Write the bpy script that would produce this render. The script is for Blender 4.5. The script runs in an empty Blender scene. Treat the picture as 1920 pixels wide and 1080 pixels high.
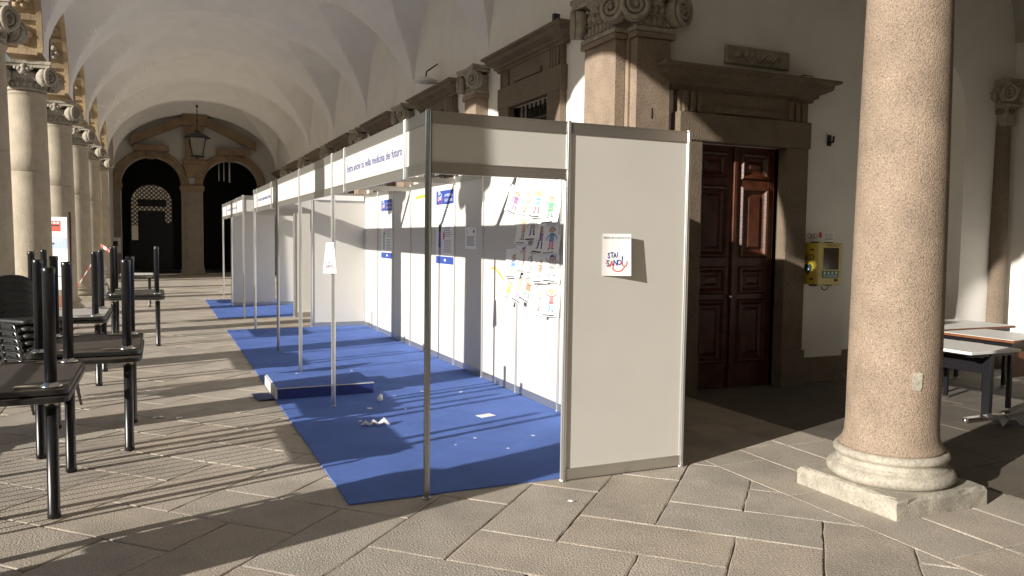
import bpy, bmesh, math, random
from math import sin, cos, pi, radians, sqrt, atan2
from mathutils import Vector, Matrix, noise
import numpy as np
random.seed(7)
SC = bpy.context.scene
COL = SC.collection

# ---------------------------------------------------------------- camera
F, YAW, PIT, ROLL = 1476.68, 0.420985, 0.0631886, 0.0126679
CAM = Vector((-1.5634, -4.8129, 1.7018))
fw = Vector((sin(YAW)*cos(PIT), cos(YAW)*cos(PIT), -sin(PIT)))
rt = Vector((cos(YAW), -sin(YAW), 0)); up = rt.cross(fw)
R_ = rt*cos(ROLL) + up*sin(ROLL); U_ = up*cos(ROLL) - rt*sin(ROLL)
cd = bpy.data.cameras.new("camera"); cam = bpy.data.objects.new("camera", cd); COL.objects.link(cam)
cd.sensor_width = 36; cd.lens = F/1920*36; cd.clip_end = 2000; cd.clip_start = 0.05
M = Matrix((R_, U_, -fw)).transposed().to_4x4(); M.translation = CAM
cam.matrix_world = M
SC.camera = cam
# ---------------------------------------------------------------- light
SUN_AZ, SUN_EL = radians(17.6), radians(17.35)      # direction the light travels, from +X towards +Y
w = bpy.data.worlds.new("World"); SC.world = w; w.use_nodes = True
nt = w.node_tree; bg = nt.nodes["Background"]
sky = nt.nodes.new("ShaderNodeTexSky"); sky.sky_type = 'NISHITA'; sky.sun_disc = False
sky.sun_elevation = SUN_EL; sky.sun_rotation = atan2(-cos(SUN_AZ), -sin(SUN_AZ)) % (2*pi)
sky.air_density = 1.0; sky.dust_density = 1.0
nt.links.new(sky.outputs[0], bg.inputs[0]); bg.inputs[1].default_value = 0.05
sl = bpy.data.lights.new("sun", 'SUN'); sl.energy = 4.3; sl.angle = radians(0.53); sl.color = (1, .945, .86)
so = bpy.data.objects.new("sun", sl); COL.objects.link(so)
d = Vector((cos(SUN_AZ)*cos(SUN_EL), sin(SUN_AZ)*cos(SUN_EL), -sin(SUN_EL)))
so.rotation_euler = d.to_track_quat('-Z', 'Y').to_euler(); so.location = (-20, -5, 12)
SC.view_settings.view_transform = 'Standard'; SC.view_settings.look = 'None'
SC.view_settings.exposure = 0.77; SC.view_settings.gamma = 1
SC.cycles.max_bounces = 10; SC.cycles.diffuse_bounces = 6; SC.cycles.use_denoising = True
SC.cycles.sample_clamp_indirect = 6

# ---------------------------------------------------------------- materials
def mat(name, col, rough=.7, metal=0, var=0, vscale=6, bump=0, bscale=60, speck=0, sscale=140, col2=None, spec=.5, attr=False, detail=4, stain=0):
    m = bpy.data.materials.new(name); m.use_nodes = True
    n = m.node_tree.nodes; l = m.node_tree.links; b = n["Principled BSDF"]
    b.inputs['Base Color'].default_value = (*col, 1); b.inputs['Roughness'].default_value = rough
    b.inputs['Metallic'].default_value = metal; b.inputs['Specular IOR Level'].default_value = spec
    if not (var or bump or speck or attr or stain): return m
    tc = n.new('ShaderNodeTexCoord'); out = None
    def noise(s, det=detail):
        t = n.new('ShaderNodeTexNoise'); t.inputs['Scale'].default_value = s; t.inputs['Detail'].default_value = det
        l.new(tc.outputs['Object'], t.inputs['Vector']); return t
    def mix(fac, a, bb, mode='MIX'):
        x = n.new('ShaderNodeMix'); x.data_type = 'RGBA'; x.blend_type = mode
        if isinstance(fac, float): x.inputs[0].default_value = fac
        else: l.new(fac, x.inputs[0])
        for k, v in ((6, a), (7, bb)):
            if isinstance(v, tuple): x.inputs[k].default_value = (*v, 1)
            else: l.new(v, x.inputs[k])
        return x.outputs[2]
    def ramp(src, lo, hi):
        r = n.new('ShaderNodeMapRange'); r.inputs[1].default_value = lo; r.inputs[2].default_value = hi
        l.new(src, r.inputs[0]); return r.outputs[0]
    out = col
    if attr:
        a = n.new('ShaderNodeAttribute'); a.attribute_name = 'tone'; out = mix(1.0, col, a.outputs['Color'], 'MULTIPLY')
    if var:
        c2 = col2 or tuple(c*(1-var) for c in col)
        t = noise(vscale); out = mix(ramp(t.outputs[0], .35, .68), out, c2 if not attr else mix(1.0, out, tuple([1-var]*3), 'MULTIPLY'))
    if stain:
        t = noise(1.3, 6); out = mix(ramp(t.outputs[0], .52, .75), out, mix(1.0, out, (1-stain, 1-stain*.95, 1-stain*.9), 'MULTIPLY'))
    if speck:
        t = noise(sscale, 2); out = mix(ramp(t.outputs[0], .5, .62), out, mix(1.0, out, tuple([1-speck]*3), 'MULTIPLY'))
        t2 = noise(sscale*.7, 2); out = mix(ramp(t2.outputs[0], .58, .7), out, mix(1.0, out, tuple([1+speck*.8]*3), 'MULTIPLY'))
    if not isinstance(out, tuple): l.new(out, b.inputs['Base Color'])
    if bump:
        t = noise(bscale, 5); bn = n.new('ShaderNodeBump'); bn.inputs['Strength'].default_value = bump; bn.inputs['Distance'].default_value = .02
        l.new(t.outputs[0], bn.inputs['Height']); l.new(bn.outputs[0], b.inputs['Normal'])
    return m

PLASTER = mat('plaster', (.82, .81, .785), .9, var=.05, vscale=2, bump=.12, bscale=25, stain=.07)
HALLP = mat('dingy_hall_plaster', (.44, .415, .365), .9, var=.08, vscale=2, bump=.12, bscale=25, stain=.12)  # vault plaster darkened in colour to deepen the hall's shade
ENDP = mat('dingy_end_plaster', (.40, .385, .35), .9, var=.06, vscale=2, bump=.12, bscale=25, stain=.15)  # end wall plaster, a darker tone than in the gallery
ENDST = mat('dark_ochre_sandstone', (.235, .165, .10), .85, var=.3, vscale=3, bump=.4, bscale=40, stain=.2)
ENDPIER = mat('dim_pier_stone', (.21, .175, .135), .85, var=.2, vscale=4, bump=.4, bscale=50, stain=.2)  # end pier stone in a dark tone
WALLP = mat('wall_plaster', (.82, .80, .755), .9, var=.05, vscale=2.5, bump=.15, bscale=30, stain=.08)
GRANITE = mat('pink_granite', (.345, .262, .192), .78, var=.2, vscale=5, bump=.5, bscale=95, speck=.42, sscale=115, stain=.3)
PALEST = mat('pale_granite', (.46, .395, .30), .82, var=.16, vscale=5, bump=.35, bscale=60, speck=.18, sscale=110, stain=.2)
BROWNST = mat('brown_stone', (.205, .158, .112), .85, var=.18, vscale=4, bump=.5, bscale=60, speck=.35, sscale=90, stain=.2)
CAPST = mat('weathered_capital_stone', (.40, .36, .29), .9, var=.3, vscale=14, bump=.5, bscale=40)
SANDST = mat('ochre_sandstone', (.50, .37, .22), .85, var=.3, vscale=3, bump=.4, bscale=40, stain=.2)
REDST = mat('terracotta_stone', (.42, .22, .15), .85, var=.3, vscale=5, bump=.4, bscale=40)
BASEST = mat('grey_base_stone', (.44, .40, .33), .85, var=.28, vscale=9, bump=.28, bscale=70, speck=.2, sscale=60, stain=.3)
FLOORM = mat('granite_paving', (.50, .44, .365), .88, var=.16, vscale=3.2, bump=.42, bscale=85, speck=.34, sscale=120, attr=True, stain=.26)
HALLM = mat('hall_paving', (.155, .135, .108), .75, var=.2, vscale=3, bump=.3, bscale=70, speck=.25, sscale=110, attr=True, stain=.25)  # darker slabs, with the hall's deep shade put into their colour
JOINTM = mat('joint_dirt', (.20, .165, .125), .95, var=.3, vscale=30, bump=.5)
OUTG = mat('courtyard_gravel', (.42, .37, .30), .95, var=.15, vscale=2, bump=.3)
CARPET = mat('blue_carpet', (.125, .21, .565), .95, var=.16, vscale=2.2, bump=.3, bscale=220, spec=.1, detail=8, stain=.12)
DKBLUE = mat('dark_blue_board', (.02, .035, .19), .6)
ALU = mat('aluminium', (.70, .70, .69), .28, .92)
ALUSHADE = mat('dark_aluminium', (.42, .43, .45), .22, .95)  # darker copy of the post metal for posts standing in column shade
ALUR = mat('brushed_aluminium', (.55, .53, .49), .30, .85)
PANEL = mat('white_panel', (.62, .60, .555), .55, var=.03, vscale=1.5, stain=.055, bump=.04, bscale=3)
PAPER = mat('paper', (.85, .85, .84), .8)
WHITE = mat('white_laminate', (.74, .73, .70), .4)
BLUETXT = mat('blue_print', (.05, .07, .30), .6)
BLUEB = mat('blue_banner_print', (.03, .07, .33), .6)
BLACKP = mat('black_print', (.03, .03, .035), .7)
GREYP = mat('grey_print', (.30, .30, .33), .7)
REDP = mat('red_print', (.65, .09, .06), .7)
BLACKM = mat('black_enamel', (.012, .012, .014), .3)
CHROME = mat('chrome', (.78, .76, .72), .18, 1)
TABTOP = mat('dark_table_underside', (.085, .070, .058), .5, var=.3, vscale=5, bump=.05)
TABGREY = mat('grey_table_underside', (.52, .50, .46), .5, var=.1, vscale=5)
RIM = mat('black_table_rim', (.02, .019, .018), .28)
BROWNWD = mat('brown_veneer', (.22, .085, .035), .45, var=.3, vscale=8)
DOORW = mat('polished_door_wood', (.095, .027, .010), .42, var=.5, vscale=9, bump=.12, bscale=45, stain=.3)
SEAT = mat('black_vinyl', (.025, .025, .024), .45, bump=.1, bscale=120)
YELLOW = mat('yellow_enamel', (.58, .43, .055), .4)
YELLOWL = mat('pale_yellow_enamel', (.66, .54, .18), .4)
GREENP = mat('green_print', (.04, .20, .13), .6)
DKGREEN = mat('dark_green_print', (.012, .05, .04), .6)
GLASSD = mat('dark_glass', (.05, .035, .015), .1)
DARK = mat('dark_interior', (.012, .011, .010), .9)
IRON = mat('wrought_iron', (.02, .02, .02), .5)
LGLASS = mat('frosted_lamp_glass', (.20, .185, .15), .25)
TAPEY = mat('yellow_tape', (.75, .42, .03), .6)
BAGB = mat('pale_blue_plastic', (.38, .50, .58), .3)
GREYC = mat('grey_cloth', (.48, .48, .50), .9, var=.2, vscale=12)
SUNWALL = mat('far_courtyard_plaster', (.13, .10, .065), .9)
KC = {k: mat('crayon_'+k, tuple(.87*c+.06 for c in v) if k != 'navy' else v, .8) for k, v in dict(pink=(.75, .12, .35), green=(.12, .50, .22), teal=(.25, .55, .50), yellow=(.80, .62, .06),
      orange=(.80, .30, .04), blue=(.14, .33, .62), brown=(.42, .24, .14), red=(.72, .13, .14), skin=(.75, .48, .36), purple=(.40, .22, .48), navy=(.05, .08, .30), grey=(.42, .42, .42)).items()}

# ---------------------------------------------------------------- mesh builder
class MB:
    def __init__(s): s.v = []; s.f = []; s.mi = []; s.sm = []; s.T = None; s.tone = []
    def pt(s, p):
        p = Vector(p)
        if s.T is not None: p = s.T @ p
        s.v.append(p); return len(s.v)-1
    def face(s, ids, m=0, smooth=False): s.f.append(tuple(ids)); s.mi.append(m); s.sm.append(smooth)
    def poly(s, pts, m=0): s.face([s.pt(p) for p in pts], m)
    def box(s, x0, x1, y0, y1, z0, z1, m=0, bev=0):
        if bev <= 0:
            i = [s.pt(p) for p in ((x0,y0,z0),(x1,y0,z0),(x1,y1,z0),(x0,y1,z0),(x0,y0,z1),(x1,y0,z1),(x1,y1,z1),(x0,y1,z1))]
            for q in ((3,2,1,0),(4,5,6,7),(0,1,5,4),(1,2,6,5),(2,3,7,6),(3,0,4,7)): s.face([i[k] for k in q], m)
            return
        def ring(z, k): return [(x0+k,y0+bev,z),(x0+bev,y0+k,z),(x1-bev,y0+k,z),(x1-k,y0+bev,z),(x1-k,y1-bev,z),(x1-bev,y1-k,z),(x0+bev,y1-k,z),(x0+k,y1-bev,z)]
        rings = []
        for z, k in ((z0, bev*.7), (z0+bev, 0), (z1-bev, 0), (z1, bev*.7)):
            rings.append([s.pt(p) for p in ring(z, k)])
        for a, b in zip(rings, rings[1:]):
            for j in range(8): s.face((a[j], a[(j+1)%8], b[(j+1)%8], b[j]), m)
        s.face(rings[0][::-1], m); s.face(rings[-1], m)
    def prism(s, pts, axis, a, b, m=0):
        # polygon pts (2D) extruded along axis from a to b
        def mk(p, t):
            if axis == 'x': return (t, p[0], p[1])
            if axis == 'y': return (p[0], t, p[1])
            return (p[0], p[1], t)
        A = [s.pt(mk(p, a)) for p in pts]; B = [s.pt(mk(p, b)) for p in pts]; n = len(pts)
        for j in range(n): s.face((A[j], A[(j+1)%n], B[(j+1)%n], B[j]), m)
        s.face(A[::-1], m); s.face(B, m)
    def lathe(s, prof, seg=32, c=(0,0,0), m=0, smooth=True, cap=True, sx=1, sy=1):
        rings = []
        for r, z in prof:
            rings.append([s.pt((c[0]+r*sx*cos(2*pi*k/seg), c[1]+r*sy*sin(2*pi*k/seg), c[2]+z)) for k in range(seg)])
        for a, b in zip(rings, rings[1:]):
            for k in range(seg): s.face((a[k], a[(k+1)%seg], b[(k+1)%seg], b[k]), m, smooth)
        if cap: s.face(rings[0][::-1], m); s.face(rings[-1], m)
    def tube(s, pts, r, seg=8, m=0, closed=False, smooth=True, rr=None):
        pts = [Vector(p) for p in pts]; n = len(pts); rings = []
        prev = None
        for i, p in enumerate(pts):
            a = pts[i-1] if (i > 0 or closed) else p; b = pts[(i+1) % n] if (i < n-1 or closed) else p
            t = (b-a); t = t.normalized() if t.length > 1e-9 else Vector((0,0,1))
            if prev is None:
                h = Vector((0,0,1)) if abs(t.z) < .9 else Vector((1,0,0)); u = t.cross(h).normalized()
            else:
                u = prev - t*prev.dot(t); u = u.normalized() if u.length > 1e-6 else t.orthogonal().normalized()
            prev = u; v = t.cross(u); q = rr[i] if rr else r
            rings.append([s.pt(p + u*q*cos(2*pi*k/seg) + v*q*sin(2*pi*k/seg)) for k in range(seg)])
        rng = n if closed else n-1
        for i in range(rng):
            a, b = rings[i], rings[(i+1) % n]
            for k in range(seg): s.face((a[k], a[(k+1)%seg], b[(k+1)%seg], b[k]), m, smooth)
        if not closed: s.face(rings[0][::-1], m); s.face(rings[-1], m)
    def cyl(s, a, b, r, seg=12, m=0, smooth=True): s.tube([a, b], r, seg, m, smooth=smooth)
    def ball(s, c, r, m=0, seg=10, ring=6, sz=1.0, sx=1.0, sy=1.0):
        prof = [(max(1e-4, r*sin(pi*k/ring)), -r*sz*cos(pi*k/ring)) for k in range(ring+1)]
        s.lathe(prof, seg, c, m, True, False, sx, sy)
    def build(s, name, mats, parent=None, origin=None, **kw):
        me = bpy.data.meshes.new(name)
        if not isinstance(mats, (list, tuple)): mats = [mats]
        if parent is not None:
            off = Vector((0,0,0)); q = parent
            while q is not None: off += q.location; q = q.parent
        elif origin is not None: off = Vector(origin)
        else:
            xs = [p.x for p in s.v]; ys = [p.y for p in s.v]; zs = [p.z for p in s.v]
            off = Vector(((min(xs)+max(xs))/2, (min(ys)+max(ys))/2, min(zs)))
        me.from_pydata([p-off for p in s.v], [], s.f)
        for m in mats: me.materials.append(m)
        me.polygons.foreach_set('material_index', s.mi); me.polygons.foreach_set('use_smooth', s.sm)
        if s.tone:
            at = me.color_attributes.new('tone', 'FLOAT_COLOR', 'POINT')
            for i, t in enumerate(s.tone): at.data[i].color = (t[0], t[1], t[2], 1)
        me.update()
        o = bpy.data.objects.new(name, me); COL.objects.link(o)
        if parent is not None: o.parent = parent
        else: o.location = off
        for k, v in kw.items(): o[k] = v
        return o
def thing(name, label, category, loc=(0,0,0), group=None):
    o = bpy.data.objects.new(name, None); COL.objects.link(o); o.location = loc; o.empty_display_size = .1
    o['label'] = label; o['category'] = category
    if group: o['group'] = group
    return o
def dup(o, loc=None, rot=None, label=None, parent=None):
    c = o.copy(); COL.objects.link(c)
    if parent is not None: c.parent = parent
    if loc is not None: c.location = loc
    if rot is not None: c.rotation_euler = rot
    if label: c['label'] = label
    for ch in o.children: dup(ch, parent=c)
    return c
def recalc(o):
    bm = bmesh.new(); bm.from_mesh(o.data); bmesh.ops.recalc_face_normals(bm, faces=bm.faces); bm.to_mesh(o.data); bm.free(); return o
def plane_T(o, u, v):
    u = Vector(u).normalized(); v = Vector(v).normalized(); n = u.cross(v)
    m = Matrix((u, v, n)).transposed().to_4x4(); m.translation = Vector(o); return m
def text_mb(mb, s, x, y, size, m=0, z=.002, align='CENTER', sx=1.0, bold=0.0):
    cu = bpy.data.curves.new('t', 'FONT'); cu.body = s; cu.size = size; cu.align_x = align; cu.resolution_u = 2; cu.offset = bold
    ob = bpy.data.objects.new('t', cu); COL.objects.link(ob)
    me = bpy.data.meshes.new_from_object(ob.evaluated_get(bpy.context.evaluated_depsgraph_get()))
    for p in me.polygons: mb.face([mb.pt((x+me.vertices[i].co.x*sx, y+me.vertices[i].co.y, z)) for i in p.vertices], m)
    bpy.data.objects.remove(ob); bpy.data.curves.remove(cu); bpy.data.meshes.remove(me)
bpy.context.view_layer.update()

# ================================================================ SETTING: ground
def clip(poly, a, b, c):            # keep a*x+b*y<=c
    out = []
    for i in range(len(poly)):
        p, q = poly[i], poly[(i+1) % len(poly)]
        dp, dq = a*p[0]+b*p[1]-c, a*q[0]+b*q[1]-c
        if dp <= 0: out.append(p)
        if dp*dq < 0:
            t = dp/(dp-dq); out.append((p[0]+(q[0]-p[0])*t, p[1]+(q[1]-p[1])*t))
    return out
def slab(mb, poly, rough=1.0):
    # a worn stone slab: wobbly edge, rounded arris, slight tilt
    a = sum(poly[i][0]*poly[(i+1)%len(poly)][1]-poly[(i+1)%len(poly)][0]*poly[i][1] for i in range(len(poly)))/2
    if abs(a) < .006: return
    if a < 0: poly = poly[::-1]
    cx = sum(p[0] for p in poly)/len(poly); cy = sum(p[1] for p in poly)/len(poly)
    near = (cx-CAM.x)**2+(cy-CAM.y)**2 < 90
    n = len(poly)
    def inset(dv):
        out = []
        for i in range(n):
            p0, p1, p2 = Vector(poly[i-1]), Vector(poly[i]), Vector(poly[(i+1)%n])
            e1 = (p1-p0); e2 = (p2-p1)
            if e1.length < 1e-5 or e2.length < 1e-5: out.append(p1); continue
            e1.normalize(); e2.normalize(); n1 = Vector((-e1.y, e1.x)); n2 = Vector((-e2.y, e2.x)); k = 1+n1.dot(n2)
            out.append(p1+(n1+n2)*(dv/max(k, .3)))
        return out
    base = inset(.0025+random.random()*.003); top = inset(.009+random.random()*.005)
    g = []; step = .09 if near else .6
    for i in range(n):
        L = (Vector(poly[(i+1)%n])-Vector(poly[i])).length; g.append(max(1, int(L/step)))
    h = random.uniform(-.0012, .0012); tx, ty = random.uniform(-.0018, .0018), random.uniform(-.0018, .0018)
    zt = lambda p: h + (p.x-cx)*tx + (p.y-cy)*ty
    t = random.uniform(.92, 1.09); hue = random.uniform(-.025, .025); tone = (t*(1+hue), t, t*(1-hue))
    def ring(pts, z, jit, mid=False):
        ids = []
        for i in range(n):
            for k in range(g[i]):
                p = pts[i].lerp(pts[(i+1)%n], k/g[i])
                j = jit if near else 0
                if near and random.random() < .06: j = jit*3.2
                p = p + Vector((random.uniform(-j, j), random.uniform(-j, j)))
                ids.append(mb.pt((p.x, p.y, zt(p)+z))); mb.tone.append(tone)
        return ids
    r0 = ring(base, -.035, .002); r1 = ring(base, -.0032, .003); r2 = ring(top, 0, .003); k = len(r0)
    for a_, b_ in ((r0, r1), (r1, r2)):
        for j in range(k): mb.face((a_[j], a_[(j+1)%k], b_[(j+1)%k], b_[j]), 0)
    mb.face(r2, 0)
JOINTS = []
pav = MB()
W, L = .47, .94
S2 = sqrt(.5)
OX, OY = .05, .31
regs = [((-2.95, 2.27), 'h'), ((-14, -4.15), 'h')]
for (xa, xb), kind in regs:
    ii = range(-60, 60)
    for i in ii:
        for j in range(-40, 40):
            # herringbone: pairs of slabs on a diagonal lattice
            for k in (0, 1):
                # 2:1 herringbone: lattice (1,-1),(2,2) slab widths, one lying and one standing slab per cell
                px = (i+2*j)*W-.36; py = (i-2*j)*W+.53
                rect = [(px, py), (px+L, py), (px+L, py+W), (px, py+W)] if k == 0 else [(px, py+W), (px+W, py+W), (px+W, py+3*W), (px, py+3*W)]
                rr = [((q[0]+q[1])*S2, (q[0]-q[1])*S2) for q in rect]
                c = (sum(q[0] for q in rr)/4, sum(q[1] for q in rr)/4)
                if not (xa-1 < c[0] < xb+1 and -9 < c[1] < 32): continue
                if kind == 'h' and xb < -4 and c[1] > 32: continue
                q = clip(clip(rr, 1, 0, xb), -1, 0, -xa)
                if len(q) >= 3: slab(pav, q); JOINTS += [(q[m_], q[(m_+1) % len(q)]) for m_ in range(len(q))]
def strips(x0, x1, y0, y1, wid, lmin, lmax):
    n = max(1, round((x1-x0)/wid)); dx = (x1-x0)/n
    for a in range(n):
        y = y0 - random.random()*lmax
        while y < y1:
            l_ = random.uniform(lmin, lmax); xa, xb = x0+a*dx, x0+(a+1)*dx
            slab(pav, [(xa, y), (xb, y), (xb, y+l_), (xa, y+l_)]); y += l_
strips(2.27, 3.68, -9, 2.35, .47, .7, 1.6)
strips(2.27, 2.95, 2.35, 30, .5, .7, 1.6)
strips(-4.15, -2.95, -9, 31, .6, .9, 1.8)
def strips_x(x0, x1, y0, y1, wid, lmin, lmax):
    n = max(1, round((y1-y0)/wid)); dy = (y1-y0)/n
    for a in range(n):
        x = x0
        while x < x1-.01:
            l_ = min(random.uniform(lmin, lmax), x1-x); ya, yb = y0+a*dy, y0+(a+1)*dy
            slab(pav, [(x, ya), (x+l_, ya), (x+l_, yb), (x, yb)]); x += l_
pav.build('paving', FLOORM, origin=(0, 0, 0), kind='structure')
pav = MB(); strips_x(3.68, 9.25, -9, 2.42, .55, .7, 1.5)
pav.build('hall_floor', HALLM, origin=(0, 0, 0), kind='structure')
g = MB(); g.poly([(-14.5, -14, -.010), (9.6, -14, -.010), (9.6, 48, -.010), (-14.5, 48, -.010)]); g.build('paving_bed', JOINTM, origin=(0,0,0), kind='structure')
g = MB(); g.poly([(-900, -900, -.06), (900, -900, -.06), (900, 900, -.06), (-900, 900, -.06)]); g.build('ground', OUTG, origin=(0,0,0), kind='structure')

# ================================================================ SETTING: loggia
XL, XR = -3.43, 2.85          # column row, pilaster row
XLI, XRI = -3.17, 3.0         # vault edges
YL = [-12.2, -8.3, -4.6, -.95, 2.61, 6.1, 9.75, 13.75, 17.8, 22.0, 26.2, 30.25]
YR = [-12.3, -8.4, -4.7, -1.05, 2.72, 6.58, 10.38, 14.22, 18.0, 22.0, 26.15, 30.25]
ZS, RISE = 4.44, 2.1
def vault(x0, x1, yl, yr, name, label, mt=PLASTER):
    mb = MB(); NU, NP = 72, 30
    for i in range(len(yl)-1):
        ts = []
        hl = (yl[i+1]-yl[i])/2; e = .21/hl
        ts = [-1, -1+e*.5] + [(1-e)*sin(-pi/2+pi*k/NP) for k in range(NP+1)] + [1-e*.5, 1]
        rows = []
        for t in ts:
            row = []
            for k in range(NU+1):
                u = sin(-pi/2+pi*k/NU)
                xc = (x0+x1)/2+u*(x1-x0)/2; s = (u+1)/2
                ya = yl[i]+(yr[i]-yl[i])*s; yb = yl[i+1]+(yr[i+1]-yl[i+1])*s
                z = ZS+RISE*sqrt(max(0, 1-u*u))+.38*max(0, 1-(t/(1-e))**2)*sqrt(max(0, 1-u*u))
                if abs(t) <= 1-e+1e-9:
                    tt = t/(1-e); z = max(z, ZS+(hl*(1-e))*1.07*sqrt(max(0, 1-tt*tt))+.26*(1-u*u)*(1-tt*tt))
                row.append(mb.pt((xc, (ya+yb)/2+t*(yb-ya)/2, z)))
            rows.append(row)
        for a, b in zip(rows, rows[1:]):
            for k in range(NU): mb.face((a[k], b[k], b[k+1], a[k+1]), 0)
    vo = mb.build(name, mt, label=label, category='vault')
    return vo
vault(XLI, XRI, YL, YR, 'groin_vault', 'long white plastered groin vault over the arcade gallery with the booths')
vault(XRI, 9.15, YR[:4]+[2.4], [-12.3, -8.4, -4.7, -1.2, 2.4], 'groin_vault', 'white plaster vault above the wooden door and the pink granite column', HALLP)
# roof slab and outer parapet above the vaults, added to stop light leaking in
rb = MB(); rb.box(-4.0, 10.0, -13, 31.5, 7.35, 7.6); rb.build('loggia_roof', PALEST, label='flat stone roof deck lying on top of the arcade, out of sight above the vaults', category='roof')

# arcade wall on the left, with round arches carrying rosette coffers
arc = thing('arcade_wall', 'arched stone wall carried by the row of pale columns on the left', 'wall', ((-3.43), 10, ZS))
mb = MB(); xa, xb = -3.68, XLI; TOP = 7.345
seams = []
for i in range(len(YL)-1):
    yc = (YL[i]+YL[i+1])/2; r = min((YL[i+1]-YL[i])/2-.36, 1.44)+(.14 if i == 2 else 0)
    pts = [(YL[i], ZS)]+[(yc-r*cos(pi*k/36), ZS+1.04*r*sin(pi*k/36)) for k in range(37)]+[(YL[i+1], ZS)]
    for (p, q) in zip(pts, pts[1:]):
        mb.poly([(xb, p[0], p[1]), (xb, q[0], q[1]), (xb, q[0], TOP), (xb, p[0], TOP)], 0)
        mb.poly([(xa, q[0], q[1]), (xa, p[0], p[1]), (xa, p[0], TOP), (xa, q[0], TOP)], 1)
        mb.poly([(xa, p[0], p[1]), (xa, q[0], q[1]), (xb, q[0], q[1]), (xb, p[0], p[1])], 1)
mb.poly([(xa, YL[-1], ZS), (xb, YL[-1], ZS), (xb, YL[-1], TOP), (xa, YL[-1], TOP)], 1)
mb.build('wall', [PLASTER, SANDST], arc)
for i in range(len(YL)-1):
    yc = (YL[i]+YL[i+1])/2; r = min((YL[i+1]-YL[i])/2-.36, 1.44)+(.14 if i == 2 else 0)
    m2 = MB(); red = i % 2
    # edge fillets of the soffit and coffer bars, rosettes between
    for x0, x1 in ((xa-.03, xa+.05), (xb-.055, xb+.02)):
        P = [(yc-(r+o)*cos(pi*k/36), ZS+1.04*(r+o)*sin(pi*k/36)) for o in (0,) for k in range(37)]
        Q = [(yc-(r-.045)*cos(pi*k/36), ZS+1.04*(r-.045)*sin(pi*k/36)) for k in range(37)]
        Oo = [(yc-(r+.07)*cos(pi*k/36), ZS+1.04*(r+.07)*sin(pi*k/36)) for k in range(37)]
        for k in range(36):
            m2.poly([(x0, *Q[k]), (x0, *Q[k+1]), (x1, *Q[k+1]), (x1, *Q[k])], 0)
            m2.poly([(x0, *Q[k]), (x0, *Oo[k]), (x0, *Oo[k+1]), (x0, *Q[k+1])], 0)
            m2.poly([(x1, *Q[k]), (x1, *Q[k+1]), (x1, *Oo[k+1]), (x1, *Oo[k])], 0)
    nb = 9
    for k in range(nb+1):
        a = pi*k/nb; c = Vector((0, yc-(r-.02)*cos(a), ZS+1.04*(r-.02)*sin(a)))
        tt = Vector((0, sin(a), cos(a))); nn = Vector((0, cos(a), -sin(a)))
        m2.T = Matrix((Vector((1,0,0)), tt, nn)).transposed().to_4x4(); m2.T.translation = c
        m2.box(xa+.05, xb-.055, -.04, .04, -.02, .02, 0); m2.T = None
    for k in range(nb):
        a = pi*(k+.5)/nb; c = Vector(((xa+xb)/2, yc-(r-.0)*cos(a), ZS+1.04*r*sin(a)))
        tt = Vector((0, sin(a), cos(a))); nn = Vector((0, cos(a), -sin(a)))
        m2.T = Matrix((Vector((1,0,0)), tt, nn)).transposed().to_4x4(); m2.T.translation = c
        for q in range(6): m2.ball((.095*cos(q*pi/3), .095*sin(q*pi/3), .02), .062, 1, 8, 5)
        m2.ball((0, 0, .05), .05, 1, 8, 5); m2.T = None
    recalc(m2.build('archivolt', [SANDST, CAPST if not red else SANDST], arc))

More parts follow.
